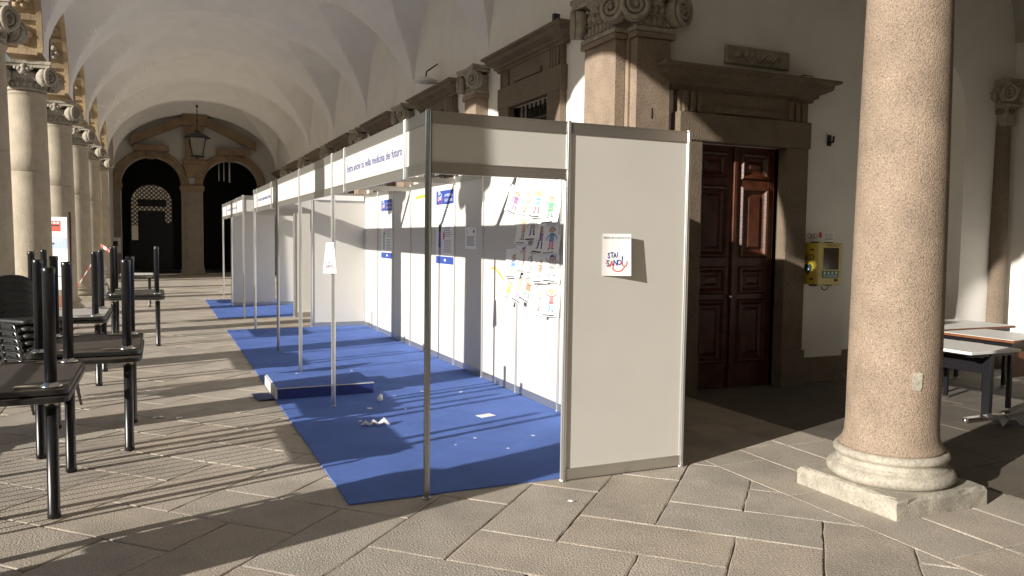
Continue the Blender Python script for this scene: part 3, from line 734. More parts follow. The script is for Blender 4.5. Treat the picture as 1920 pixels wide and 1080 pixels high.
# opposite side of the courtyard (never in frame, keeps the place honest)
cw = thing('courtyard_wing', 'opposite arcaded wing across the courtyard, outside the frame', 'building', (-52, 8, 0))
mb = MB(); mb.box(-56, -52, -45, 60, 0, 9.5); mb.build('wall', SUNWALL, cw)
for k in range(24):
    y = -42+k*4.2
    mb = MB(); mb.box(-51.995, -51.96, y, y+3, 0, 3.4); mb.build('opening', DARK, cw)
    mb = MB(); mb.box(-51.995, -51.96, y+.9, y+2.1, 5.5, 7.6); mb.build('window', DARK, cw)

# ================================================================ BOOTHS
def post(parent, x, y, z0=0, z1=2.5, m=None, r=.021):
    mb = MB(); prof = []
    n = 24; pts = []
    for k in range(n):
        a = 2*pi*(k+.5)/n; q = r*(1.0 if (k % 3) else .80)
        pts.append((x+q*cos(a), y+q*sin(a)))
    mb.prism(pts, 'z', z0, z1); mb.cyl((x, y, z1), (x, y, z1+.006), r*.9, 12)
    if z0 == 0: mb.cyl((x, y, 0), (x, y, .012), r*1.25, 12)
    return mb.build('post', m or ALU, parent)
def rail(mb, a, b, z0, z1, th=.022):
    (x0, y0), (x1, y1) = a, b
    h = th/2; g_ = .02
    if abs(x1-x0) < 1e-6:
        mb.box(x0-h, x0+h, y0+g_, y1-g_, z0, z1); mb.box(x0-h-.0025, x0-h, y0+g_, y1-g_, z0, z0+.008); mb.box(x0-h-.0025, x0-h, y0+g_, y1-g_, z1-.008, z1)
    else:
        mb.box(x0+g_, x1-g_, y0-h, y0+h, z0, z1); mb.box(x0+g_, x1-g_, y0-h-.0025, y0-h, z0, z0+.008); mb.box(x0+g_, x1-g_, y0-h-.0025, y0-h, z1-.008, z1)
def panel(parent, a, b, z0, z1, name):
    (x0, y0), (x1, y1) = a, b; mb = MB(); h = .004
    if abs(x1-x0) < 1e-6: mb.box(x0-h, x0+h, y0+.018, y1-.018, z0, z1)
    else: mb.box(x0+.018, x1-.018, y0-h, y0+h, z0, z1)
    return mb.build(name, PANEL, parent)
def wall_bay(p, a, b):
    panel(p, a, b, .085, 2.425, 'wall_panel'); mb = MB(); rail(mb, a, b, .012, .09); mb.build('bottom_rail', ALUR, p)
    mb = MB(); rail(mb, a, b, 2.42, 2.498); mb.build('top_rail', ALUR, p)
def fascia_bay(p, a, b):
    panel(p, a, b, 2.17, 2.425, 'fascia_panel'); mb = MB(); rail(mb, a, b, 2.105, 2.178); mb.build('fascia_rail', ALUR, p)
    mb = MB(); rail(mb, a, b, 2.42, 2.498); mb.build('fascia_rail', ALUR, p)
def lettering(p, y0, y1, txt='Entra anche tu nella medicina del futuro'):
    mb = MB(); mb.T = plane_T((-.0045, (y0+y1)/2, 2.262), (0, -1, 0), (0, 0, 1)); text_mb(mb, txt, 0, .012, .088, bold=.0008, z=.001)
    xs = [v.y for v in mb.v]; k = (y1-y0-.10)/(max(xs)-min(xs)); c = (y0+y1)/2
    for v in mb.v: v.y = c+(v.y-c)*k
    mb.build('lettering', BLUETXT, p)
b1 = thing('exhibition_booth', 'long white panelled exhibition booth with lettered fascia, nearest and open to the left', 'booth', (1, 5, 0), 'white exhibition booths')
post(b1, 0, 0, m=ALUSHADE); post(b1, 1, 0); post(b1, 2, 0)
for y in (3, 5, 7, 10): post(b1, 0, y, m=ALUSHADE if y == 7 else None)
for y in (.49, 2.43, 7.6, 9.5): post(b1, 0, y, 2.10, 2.5)
for y in range(1, 11): post(b1, 2, y)
post(b1, 1, 10)
fascia_bay(b1, (0, 0), (1, 0)); wall_bay(b1, (1, 0), (2, 0))
for y in range(0, 10): wall_bay(b1, (2, y), (2, y+1))
fr = [0, .49, 2.43, 3, 5, 7, 7.6, 9.5, 10]
for a, b in zip(fr, fr[1:]): fascia_bay(b1, (0, a), (0, b))
fascia_bay(b1, (0, 10), (1, 10)); wall_bay(b1, (1, 10), (2, 10))
for y in (3, 5, 7):
    mb = MB(); rail(mb, (0, y), (2, y), 2.40, 2.47, .03); mb.build('cross_beam', ALUR, b1)
mb = MB(); mb.box(1.03, 1.97, 9.955, 9.985, 2.36, 2.455, bev=.004); mb.build('header_board', PAPER, b1)  # white board painted in for sun glare on the far top rail
lettering(b1, .53, 2.40); lettering(b1, 7.64, 9.46)
b2 = thing('exhibition_booth', 'smaller white exhibition booth standing farther back, beyond the gap of bare paving', 'booth', (1, 14, 0), 'white exhibition booths')
for y in (12.05, 14.95, 17.65): post(b2, 0, y)
for y in (13.4, 16.3): post(b2, 0, y, 2.10, 2.5)
post(b2, 1, 12.05); post(b2, 2, 12.05)
fascia_bay(b2, (0, 12.05), (1, 12.05)); wall_bay(b2, (1, 12.05), (2, 12.05)); wall_bay(b2, (0, 14.95), (1, 14.95)); wall_bay(b2, (1, 14.95), (2, 14.95))
for a, b in ((12.05, 13.05), (13.05, 14.05), (14.05, 14.95), (14.95, 16), (16, 17), (17, 17.65)): post(b2, 2, b); wall_bay(b2, (2, a), (2, b))
fr = [12.05, 13.4, 14.95, 16.3, 17.65]
for a, b in zip(fr, fr[1:]): fascia_bay(b2, (0, a), (0, b))
lettering(b2, 13.45, 14.9); lettering(b2, 15.0, 16.25)
def carpet(x0, x1, y0, y1, label):
    mb = MB(); st = .035; nx, ny = int((x1-x0)/st), int((y1-y0)/st); ids = []
    X, Y = np.meshgrid(np.linspace(x0, x1, nx+1), np.linspace(y0, y1, ny+1))
    dist = np.full(X.shape, 9.0)
    for (ax, ay), (bx, by) in JOINTS:        # the paving joints show through the thin carpet
        if max(ax, bx) < x0-.1 or min(ax, bx) > x1+.1 or max(ay, by) < y0-.1 or min(ay, by) > y1+.1: continue
        dx, dy = bx-ax, by-ay; q = np.clip(((X-ax)*dx+(Y-ay)*dy)/(dx*dx+dy*dy), 0, 1)
        dist = np.minimum(dist, np.hypot(X-ax-q*dx, Y-ay-q*dy))
    for j in range(ny+1):
        row = []
        for i in range(nx+1):
            x, y = X[j, i], Y[j, i]; e = .004 if i in (0,) or j in (0,) else 0
            z = .0105-.0035*math.exp(-(dist[j, i]/.025)**2)+.0022*noise.noise((x*1.3, y*1.3, 4))+.0008*noise.noise((x*7, y*7, 1))
            row.append(mb.pt((x+e*noise.noise((x*5, y*5, 7)), y+e*noise.noise((x*5, y*5, 2)), z)))
        ids.append(row)
    for j in range(ny):
        for i in range(nx): mb.face((ids[j][i], ids[j][i+1], ids[j+1][i+1], ids[j+1][i]), 0, True)
    ed = ids[0]+[r[-1] for r in ids[1:]]+ids[-1][-2::-1]+[r[0] for r in ids[-2:0:-1]]
    lo = [mb.pt(mb.v[k]+Vector((0, 0, -.008))) for k in ed]; hi = [mb.pt(mb.v[k]) for k in ed]
    for k in range(len(ed)): mb.face((lo[k], lo[(k+1)%len(ed)], hi[(k+1)%len(ed)], hi[k]))
    mb.build('blue_carpet', CARPET, label=label, category='carpet', group='blue carpets under the booths')
carpet(-.49, 2.0, .06, 9.98, 'bright blue carpet under the near booth, scattered with white scraps')
carpet(-.50, 2.0, 12.05, 17.0, 'bright blue carpet under the farther booth')
# low step platform
t = thing('step_platform', 'low blue topped step platform with dark blue front lying on the near carpet', 'platform', (0, 3.95, .012))
mb = MB(); mb.box(-.47, .53, 3.50, 4.38, .012, .118); mb.build('side_board', DKBLUE, t)
mb = MB(); mb.box(-.48, .535, 3.492, 4.385, .1185, .128); mb.build('edge_strip', PANEL, t)
mb = MB(); mb.box(-.475, .53, 3.50, 4.38, .1282, .1335); mb.build('top_cover', CARPET, t)
mb = MB(); mb.box(-.50, -.475, 3.50, 4.36, .012, .122, bev=.003); mb.build('end_board', PANEL, t)
mb = MB(); mb.T = Matrix.Translation((-.62, 3.55, .018)) @ Matrix.Rotation(.1, 4, 'Z'); mb.box(-.05, .13, -.06, .30, 0, .004); mb.build('carpet_offcut', DKBLUE, label='small dark blue offcut lying beside the left end of the step platform', category='offcut')
# ---------------------------------------------------------------- sheets of paper
def sheet(T, wd, h, curl=.02, nx=5, ny=6, warp=.0):
    mb = MB(); mb.T = T; ids = []
    for j in range(ny+1):
        row = []
        for i in range(nx+1):
            u = i/nx-.5; v = j/ny
            row.append(mb.pt((u*wd, v*h, .006+curl*(1-v)**2+warp*u)))
        ids.append(row)
    for j in range(ny):
        for i in range(nx): mb.face((ids[j][i], ids[j][i+1], ids[j+1][i+1], ids[j+1][i]), 0, True)
    return mb
def curlz(v, h, curl, warp=0, u=0): return .0078+curl*(1-v/h)**2+warp*u
def kid(T, wd, h, cols, curl, warp, seed=0):
    """child's drawing: a standing figure with head, body, arms and legs, and a black caption bar"""
    mb = MB(); mb.T = T; rd = random.Random(seed*17+3)
    sc = rd.uniform(.86, 1.12); ox = rd.uniform(-.07, .06); hw = rd.uniform(.10, .19); ll = rd.uniform(.13, .22); arm = rd.choice((0, 1, 2)); skirt = rd.random() < .35; ln = [0]
    def P(pts, m, dz=0):
        ln[0] += 1; mb.poly([((ox+(x-.04)*sc)*wd, (.10+(y-.10)*min(1.0, sc))*h, curlz((.10+(y-.10)*min(1.0, sc))*h, h, curl, warp, ox+(x-.04)*sc)+dz+ln[0]*.00004) for x, y in pts], m)
    def circ(cx, cy, rx, ry, m, dz=0, wob=.0): P([(cx+rx*(1+wob*rd.uniform(-1, 1))*cos(2*pi*k/14), cy+ry*(1+wob*rd.uniform(-1, 1))*sin(2*pi*k/14)) for k in range(14)], m, dz)
    def stroke(pts, w_, m, dz=.0004):
        for a, b in zip(pts, pts[1:]):
            d_ = Vector((b[0]-a[0], (b[1]-a[1])*.9)); d_ = d_.normalized() if d_.length > 0 else Vector((1, 0)); n_ = Vector((-d_.y, d_.x))*w_/2
            P([(a[0]-n_.x, a[1]-n_.y), (b[0]-n_.x, b[1]-n_.y), (b[0]+n_.x, b[1]+n_.y), (a[0]+n_.x, a[1]+n_.y)], m, dz)
    hr = rd.uniform(.105, .15)
    circ(.05, .80, hr*1.25, .105, 0, 0, .16)
    if rd.random() < .4:
        for sx in (-1, 1): circ(.05+sx*hr*1.2, .79, .06, .04, 0, 0, .2)
    circ(.05, .775, hr, .08, 3, .0004, .05)
    bw = hw; wob = lambda: rd.uniform(-.02, .02)
    P([(.05-bw*.8+wob(), .69), (.05+bw*.8+wob(), .69), (.05+bw*(1.6 if skirt else 1)+wob(), .36+ll*.3), (.05-bw*(1.6 if skirt else 1)+wob(), .35+ll*.3)], 1)
    up = {0: (.80, .78), 1: (.82, .45), 2: (.47, .46)}[arm]
    stroke([(.05-bw*.7, .66), (.05-bw-.14, (up[0]+.66)/2), (.05-bw-.17, up[0])], .05, 1); stroke([(.05+bw*.7, .66), (.05+bw+.13, (up[1]+.66)/2), (.05+bw+.16, up[1])], .05, 1)
    circ(.05-bw-.17, up[0], .03, .022, 3, .0006); circ(.05+bw+.16, up[1], .03, .022, 3, .0006)
    stroke([(.05-bw*.5, .40), (.05-bw*.6, .40-ll)], .075, 2, .0002); stroke([(.05+bw*.5, .40), (.05+bw*.7, .40-ll)], .075, 2, .0002)
    stroke([(.05-bw*.6+.03, .39-ll), (.05-bw*.6-.09, .38-ll)], .03, 4); stroke([(.05+bw*.7-.03, .39-ll), (.05+bw*.7+.09, .385-ll)], .03, 4)
    circ(.01, .79, .015, .011, 4, .0012); circ(.10, .79, .015, .011, 4, .0012); stroke([(.02, .745), (.06, .735), (.10, .748)], .012, 4, .0012)
    for q in range(rd.randint(2, 5)):
        y_ = rd.uniform(.42, .66); stroke([(.05-bw*.7, y_), (.05+bw*.7, y_+rd.uniform(-.03, .03))], .012, 4 if q % 2 else 3, .0008)
    if seed % 3 != 1: P([(-.34, .028), (.26, .028), (.26, .07), (-.34, .07)], 4, .0004)
    else:
        for q in range(9): P([(-.32+q*.065, .03), (-.275+q*.065, .03), (-.28+q*.065, .068), (-.315+q*.065, .068)], 4, .0004)
    return mb
K = KC
pics = [  # (y, z, tilt deg, hair, body, legs, label)
 ((2.96, 2.10), -17, 'red', 'pink', 'pink', 'drawing of a figure all in pink, far left of the top row'),
 ((2.66, 2.07), -9, 'grey', 'skin', 'orange', 'pencil drawing with a little orange, second in the top row'),
 ((2.41, 2.06), -4, 'yellow', 'teal', 'red', 'drawing of a figure in pale teal with yellow hair, third in the top row'),
 ((2.15, 2.00), 3, 'brown', 'green', 'green', 'drawing of a figure in bright green, right end of the top row'),
 ((2.79, 1.79), 0, 'orange', 'skin', 'brown', 'drawing of a figure with big orange hair below the top row'),
 ((2.55, 1.83), 2, 'grey', 'grey', 'navy', 'black and white drawing with a thick outline beside the orange haired figure'),
 ((2.36, 1.70), -3, 'brown', 'purple', 'navy', 'drawing of a figure in faded purple in the shadow band'),
 ((2.14, 1.70), 4, 'brown', 'blue', 'pink', 'drawing of a figure in blue with pink shoes at the right of the shadow band'),
 ((3.03, 1.43), 4, 'brown', 'blue', 'yellow', 'drawing of a figure in a wide blue coat, left end of the third row'),
 ((2.79, 1.49), 2, 'navy', 'skin', 'brown', 'drawing of a thin figure with black hair next to the blue coat'),
 ((2.56, 1.48), 0, 'grey', 'grey', 'grey', 'faint grey pencil drawing in the middle of the third row'),
 ((2.36, 1.40), 2, 'skin', 'brown', 'grey', 'drawing of a bald figure in tan clothes in the third row'),
 ((2.13, 1.42), 0, 'navy', 'grey', 'grey', 'sketchy pencil drawing at the right end of the third row'),
 ((3.10, 1.13), -13, 'brown', 'yellow', 'green', 'drawing of a figure in yellow, lower left corner of the cluster'),
 ((2.84, 1.16), -11, 'brown', 'skin', 'purple', 'drawing in brown and mauve, second in the bottom row'),
 ((2.62, 1.17), -12, 'red', 'brown', 'green', 'drawing of a figure with green trousers, third in the bottom row'),
 ((2.37, 1.05), -2, 'grey', 'grey', 'red', 'mostly uncoloured drawing, lowest of the cluster beside the blond figure'),
 ((2.14, 1.08), 3, 'yellow', 'red', 'blue', 'drawing of a blond figure in red top and blue trousers, lower right corner')]
for k, ((y, z), tilt, hair, body, legs, lab) in enumerate(pics):
    wd, h = (.33, .30) if k not in (8,) else (.37, .32)
    out = .006+.0035*(k % 3)
    T = plane_T((1.992-out, y, z-h/2), (0, -1, 0), (0, 0, 1))
    T = T @ Matrix.Translation((0, h, 0)) @ Matrix.Rotation(radians(tilt), 4, 'Z') @ Matrix.Translation((0, -h, 0))
    curl = .02+.03*random.random(); warp = random.uniform(-.05, -.01)
    t = thing('childs_drawing', lab, 'drawing', (1.98, y, z), "children's drawings taped to the booth wall")
    sheet(T, wd, h, curl, warp=warp).build('paper_sheet', PAPER, t)
    kid(T, wd, h, None or (hair, body, legs, 'skin'), curl, warp, k).build('drawn_figure', [K[hair], K[body], K[legs], K['skin'], BLACKP], t)
def logo(mb, x, y, s, m_blue=0, m_red=1, z=.003):
    q = s/.15
    def tx(t, dx, dy, sz, m): text_mb(mb, t, x+dx*q, y+dy*q, sz*q, m, z, sx=.74, bold=.0012*q)
    tx('S', -.056, .024, .052, m_blue); tx('T', -.034, .030, .050, m_blue); tx('A', -.014, .028, .046, m_blue); tx('I', .004, .034, .044, m_blue)
    tx('S', -.060, -.030, .060, m_blue); tx('A', -.036, -.034, .060, m_red); tx('N', -.010, -.024, .056, m_blue); tx('O', .016, -.020, .052, m_blue); tx('!', .036, -.014, .078, m_blue)
    def ribbon(pts, wd):
        for a, b in zip(pts, pts[1:]):
            d_ = Vector((b[0]-a[0], b[1]-a[1])).normalized(); n_ = Vector((-d_.y, d_.x))*wd/2*q; e_ = d_*.001*q
            A, B = Vector((x+a[0]*q, y+a[1]*q))-e_, Vector((x+b[0]*q, y+b[1]*q))+e_
            mb.poly([(A.x-n_.x, A.y-n_.y, z), (B.x-n_.x, B.y-n_.y, z), (B.x+n_.x, B.y+n_.y, z), (A.x+n_.x, A.y+n_.y, z)], m_red)
    ribbon([(-.030, -.036), (-.024, -.050), (-.010, -.060), (.010, -.063), (.028, -.058), (.042, -.046), (.052, -.030)], .007)
    ribbon([(.034, .006), (.034, -.012), (.042, -.026), (.054, -.030), (.064, -.020), (.068, .004)], .007)
    ribbon([(-.078, -.004), (-.070, -.014)], .005); ribbon([(-.074, .014), (-.066, .004)], .005)
# notice on the end panel
T = plane_T((1.385, -.0065, 1.445), (1, 0, 0), (0, 0, 1))
t = thing('notice_sheet', 'white paper notice with a red and blue slogan taped to the booth end panel', 'notice', (1.385, -.01, 1.445))
mbp = MB(); mbp.T = T; wd, h = .212, .297; ids = []
for j in range(7):
    row = []
    for i in range(7):
        u = i/6-.5; v = j/6; row.append(mbp.pt((u*wd, v*h, .004+.055*max(0, u+.42)**1.4*(1.0-.25*v))))
    ids.append(row)
for j in range(6):
    for i in range(6): mbp.face((ids[j][i], ids[j][i+1], ids[j+1][i+1], ids[j+1][i]), 0, True)
mbp.build('paper_sheet', PAPER, t)
for part in ('slogan_print', 'heading_print'):
    mb = MB()
    if part == 'slogan_print': logo(mb, .004, .098, .16, z=.0)
    else: text_mb(mb, 'RESTA IN CONTATTO!', 0, .262, .0195, 2, 0, bold=.0003)
    for i, p in enumerate(mb.v):
        u = p.x/wd; v = p.y/h; mb.v[i] = T @ Vector((p.x, p.y, .0062+.055*max(0, u+.42)**1.4*(1.0-.25*v)))
    mb.build(part, [BLUETXT, REDP, GREYP], t)
# sign clipped to the front post
t = thing('post_sign', 'small white slogan card tied to the front post above the step platform', 'sign', (0, 2.95, 1.33))
for nm in (0,):
    T = plane_T((-.03, 2.965, 1.335), (.80, -.60, 0), (0, 0, 1)); mb = MB(); mb.T = T
    A = [(-.052, .30, 0), (.03, .305, 0), (.058, 0, 0), (-.085, 0, 0)]
    mb.poly(A); mb.poly([(x, y, -.003) for x, y, z in A][::-1]); mb.build('card', PAPER, t)
    mb = MB(); mb.T = T; logo(mb, -.010, .075, .10, z=.002); mb.build('slogan_print', [BLUETXT, REDP], t); mb = MB(); mb.T = T; text_mb(mb, 'RESTA IN', -.008, .27, .0165, 1, .002); text_mb(mb, 'CONTATTO!', -.008, .252, .0145, 1, .002); mb.build('heading_print', [BLUETXT, REDP], t)
# posters on the back wall
def poster(y, z0, wd, h, label, fig):
    t = thing('wall_poster', label, 'poster', (1.99, y, z0), 'posters on the booth back wall')
    T = plane_T((1.9945, y, z0), (0, -1, 0), (0, 0, 1))
    mb = MB(); mb.T = T; mb.box(-wd/2, wd/2, 0, h, 0, .002); mb.build('sheet', PAPER, t)
    mb = MB(); mb.T = T
    hb = h*.19; e = .0025
    for a, b in ((h-hb, h), (0, h*.10)): mb.poly([(-wd/2, a, e), (wd/2, a, e), (wd/2, b, e), (-wd/2, b, e)], 0)
    logo(mb, -wd*.27, h-hb*.5, wd*.30, 1, 2, .0032); text_mb(mb, 'LA MEDICINA', wd*.20, h-hb*.45, .052, 1, .0032); text_mb(mb, 'DEL FUTURO', wd*.20, h-hb*.80, .052, 1, .0032)
    rnd = random.Random(int(y*10))
    for k in range(24):
        zz = h*(.76-.026*k); x0 = -wd*.38 if zz > h*.52 else -wd*.04
        if k in (1, 9, 16): continue
        x1 = wd*(.42-.12*rnd.random())
        mb.poly([(x0, zz, e), (x1, zz, e), (x1, zz+.0085, e), (x0, zz+.0085, e)], 3)
    mb.poly([(-.02, h*.035, .003), (.05, h*.035, .003), (.05, h*.065, .003), (-.02, h*.065, .003)], 1)
    mb.build('print', [BLUEB, PAPER, REDP, GREYP], t)
    mb = MB(); mb.T = T
    if fig:
        x = -wd*.28; z = h*.12
        mb.poly([(x-.05, z, .003), (x+.05, z, .003), (x+.045, z+.10, .003), (x-.05, z+.10, .003)], 1)
        mb.poly([(x-.055, z+.10, .003), (x+.05, z+.10, .003), (x+.04, z+.32, .003), (x-.045, z+.32, .003)], 0)
        mb.poly([(x-.05, z+.32, .003), (x+.04, z+.32, .003), (x+.05, z+.38, .003), (x+.01, z+.44, .003), (x-.06, z+.40, .003)], 2)
        mb.poly([(x+.13, z+.20, .003), (x+.19, z+.22, .003), (x+.20, z+.32, .003), (x+.14, z+.30, .003)], 3)
        mb.build('printed_figure', [KC['navy'], KC['purple'], BLACKP, REDP], t)
    else:
        x = -wd*.25; z = h*.16
        for k in range(9): mb.poly([(x-.07+.02*(k%3), z+k*.032, .003+k*.0001), (x+.03+.02*(k%2), z+k*.032-.01, .003+k*.0001), (x+.05, z+k*.032+.03, .003+k*.0001), (x-.04, z+k*.032+.045, .003+k*.0001)], k % 2)
        mb.poly([(x+.05, z+.24, .0045), (x+.09, z+.24, .0045), (x+.08, z+.40, .0045), (x+.06, z+.40, .0045)], 2)
        mb.build('printed_figure', [KC['green'], KC['teal'], REDP], t)
poster(5.40, 1.34, .72, 1.0, 'tall blue and white poster with a dark figure, just right of the corner post', True)
poster(8.40, 1.33, .74, 1.0, 'tall blue and white poster with green plant motif near the inner end of the booth', False)
t = thing('wall_notice', 'plain white text notice on the back wall inside the column shadow', 'notice', (1.99, 4.42, 1.56))
T = plane_T((1.9945, 4.42, 1.56), (0, -1, 0), (0, 0, 1)); mb = MB(); mb.T = T; mb.box(-.19, .19, 0, .27, 0, .002); mb.build('sheet', PAPER, t)
mb = MB(); mb.T = T; logo(mb, -.11, .215, .06, 0, 1, .0025)
for k in range(5): mb.poly([(-.13, .145-k*.025, .0025), (.14-.02*(k % 2), .145-k*.025, .0025), (.14-.02*(k % 2), .155-k*.025, .0025), (-.13, .155-k*.025, .0025)], 0)
mb.poly([(.09, .20, .0025), (.13, .20, .0025), (.14, .235, .0025), (.08, .235, .0025)], 0); mb.build('print', [BLACKP, REDP], t)
def tape(pts, wd, label):
    mb = MB()
    for a, b in zip(pts, pts[1:]):
        d_ = Vector((b[0]-a[0], b[1]-a[1])).normalized(); n_ = Vector((-d_.y, d_.x))*wd/2
        q = [(a[0]-n_.x, a[1]-n_.y), (b[0]-n_.x, b[1]-n_.y), (b[0]+n_.x, b[1]+n_.y), (a[0]+n_.x, a[1]+n_.y)]
        mb.prism(q, 'x', 1.9925, 1.9945)
    mb.build('tape_strip', TAPEY, label=label, category='tape')
tape([(6.75, 2.29), (6.12, 2.31)], .035, 'straight strip of yellow tape high on the booth back wall behind the corner post')
tape([(3.74, 1.35), (3.62, 1.35), (3.45, 1.28), (3.32, 1.20), (3.29, 1.10)], .022, 'curved strip of yellow tape hanging on the back wall left of the drawings')
# litter
def scrap(x, y, s, label, z=.0115, crumple=.5, name='paper_scrap', m=None):
    mb = MB(); rnd = random.Random(int(x*997+y*131)); n = 9; ids = []
    c = mb.pt((x, y, z+s*crumple*.6))
    for k in range(n):
        a = 2*pi*k/n; q = s*rnd.uniform(.45, 1); ids.append(mb.pt((x+q*cos(a)*1.3, y+q*sin(a), z+s*crumple*rnd.uniform(0, .7)*(k % 2))))
    for k in range(n): mb.face((c, ids[k], ids[(k+1)%n]))
    mb.build(name, m or PAPER, label=label, category='litter', group='white scraps on the floor')
mb = MB(); mb.T = Matrix.Translation((.48, 3.03, .0125)); mb.ball((0, 0, .03), .032, 0, 7, 5); mb.ball((.01, .01, .055), .022, 0, 6, 4); mb.build('paper_ball', PAPER, label='crumpled white paper ball on the carpet right of the front post', category='litter')
mb = MB(); mb.T = Matrix.Translation((1.25, 2.04, .0125)) @ Matrix.Rotation(.25, 4, 'Z'); mb.box(-.08, .08, -.055, .055, 0, .003); mb.build('paper_slip', PAPER, label='flat white rectangular slip lying on the carpet near the back wall', category='litter')
mb = MB(); mb.tube([(.06, 2.06, .02), (.10, 2.08, .035), (.13, 2.03, .022), (.17, 2.07, .04), (.20, 2.02, .025), (.26, 2.05, .05), (.30, 2.0, .02)], .02, 6, rr=[.008, .02, .012, .024, .014, .03, .01]); mb.build('twisted_tissue', PAPER, label='twisted strip of white tissue on the shaded carpet', category='litter')
for k, (x, y, s, lab) in enumerate([(.09, 2.25, .022, 'tiny scrap beside the twisted tissue on the carpet'), (.30, 2.75, .03, 'small flat scrap near the base of the front post'), (.62, 2.60, .018, 'tiny scrap on sunlit carpet right of the paper ball'),
      (1.43, 3.21, .025, 'small scrap on the carpet close to the booth back wall'), (1.05, 3.4, .02, 'tiny scrap in the middle of the carpet behind the corner post'), (.70, 3.25, .02, 'tiny scrap just beyond the right end of the step platform'),
      (.85, 1.3, .018, 'tiny scrap on the carpet in front of the corner post shadow'), (.98, .9, .015, 'tiny scrap near the front right corner of the carpet'), (1.35, 1.2, .02, 'tiny scrap on sunlit carpet near the end panel'), (.62, 1.15, .012, 'smallest scrap in the dark band at the carpet front')]):
    scrap(x, y, s, lab, crumple=.3)
for x, y, s, lab in [(.85, -.40, .035, 'off white crumpled scrap on the bare paving below the booth corner'), (-1.6, 3.1, .05, 'flat white scrap on the paving beside the second table stack'), (-1.42, 3.0, .04, 'white strip of litter on the paving between tables and carpet'), (-2.3, 6.6, .05, 'yellowish dry leaf on the paving under the third table stack'), (4.9, -1.0, .03, 'tiny white scrap on the paving right of the granite column base')]:
    scrap(x, y, s, lab, z=.004, crumple=.3)
for x, y, lab in [(-.15, 4.30, 'white scrap at the back edge of the step platform'), (.25, 4.32, 'second white scrap on the rear edge of the step platform'), (.46, 4.25, 'scrap on the right rear corner of the step platform')]:
    scrap(x, y, .022, lab, z=.134, crumple=.4)

# ================================================================ STACKED TABLES
def rrect(hx, hy, r, n=6):
    pts = []
    for cx, cy, a0 in ((hx-r, hy-r, 0), (-hx+r, hy-r, pi/2), (-hx+r, -hy+r, pi), (hx-r, -hy+r, 3*pi/2)):
        for k in range(n+1): a = a0+k*pi/2/n; pts.append((cx+r*cos(a), cy+r*sin(a)))
    return pts
def make_table(label, under, top=None, hx=.40, hy=.62, H=.745, lx=.30, ly=.50, r=.036, group=None):
    t = thing('cafe_table', label, 'table', (0, 0, 0), group)
    mb = MB(); mb.prism(rrect(hx-.012, hy-.012, .07), 'z', H-.030, H-.001, 0); mb.build('tabletop', [under], t)
    mb = MB(); o, i = rrect(hx, hy, .08), rrect(hx-.012, hy-.012, .07); n = len(o)
    A = [[mb.pt((p[0], p[1], z)) for p in q] for q, z in ((i, H-.034), (o, H-.030), (o, H-.004), (i, H))]
    for k in range(n):
        for a, b in zip(A, A[1:]): mb.face((a[k], a[(k+1)%n], b[(k+1)%n], b[k]), 0, False)
    mb.build('rim', RIM, t)
    for sx in (-1, 1):
        for sy in (-1, 1):
            mb = MB(); x, y = lx*sx, ly*sy; mb.lathe([(r*.86, 0), (r, .006), (r, .035), (r*.93, .04), (r*.93, H-.034)], 20, (x, y, 0)); l_ = mb.build('leg', BLACKM, t)
            mb = MB(); mb.lathe([(.062, H-.0365), (.060, H-.044), (.04, H-.050), (.036, H-.062)], 20, (x, y, 0)); mb.box(x-.19*(1 if sx > 0 else -.2), x+.19*(.2 if sx > 0 else 1), y-.024, y+.024, H-.046, H-.0365, bev=.004); mb.build('leg_plate', CHROME, l_)
    return t
TG = 'black legged cafe tables stacked in pairs'
tA = make_table('nearest black table standing upright under an upturned one at the left edge', TABTOP, group=TG)
tC = make_table('upright black table under the pale upturned one, third stack from the front', TABGREY, group=TG)
def place(proto, x, y, label, flip=False, first=[set()], rz=0):
    loc = (x, y, 1.496) if flip else (x, y, 0); rot = (pi, 0, rz) if flip else (0, 0, rz)
    if proto.name not in first[0]:
        first[0].add(proto.name); proto.location = loc; proto.rotation_euler = rot; proto['label'] = label; return proto
    return dup(proto, loc, rot, label)
place(tA, -2.46, 1.0, 'nearest black table standing upright at the left edge, under an upturned one')
place(tA, -2.465, 1.04, 'nearest upturned table, dark underside showing, legs in the air at the left edge', True)
place(tA, -2.10, 2.47, 'upright black table of the second stack, carrying an upturned table')
place(tA, -2.11, 2.60, 'upturned dark table of the second stack, wide brown underside facing up', True)
place(tC, -2.50, 5.50, 'upright black table under the pale upturned one, third stack')
place(tC, -2.52, 5.48, 'upturned table with pale grey underside, third stack, behind the black chairs', True)
place(tA, -1.90, 8.72, 'upright black table of the farthest stack, beside the first booth')
place(tA, -1.91, 8.80, 'upturned black table of the farthest stack, chrome leg plates glinting', True)
tE = make_table('single white topped table standing alone beyond the stacks', WHITE, hx=.36, hy=.6, H=.75, lx=.27, ly=.48, r=.03); tE.location = (-2.06, 15.7, 0)

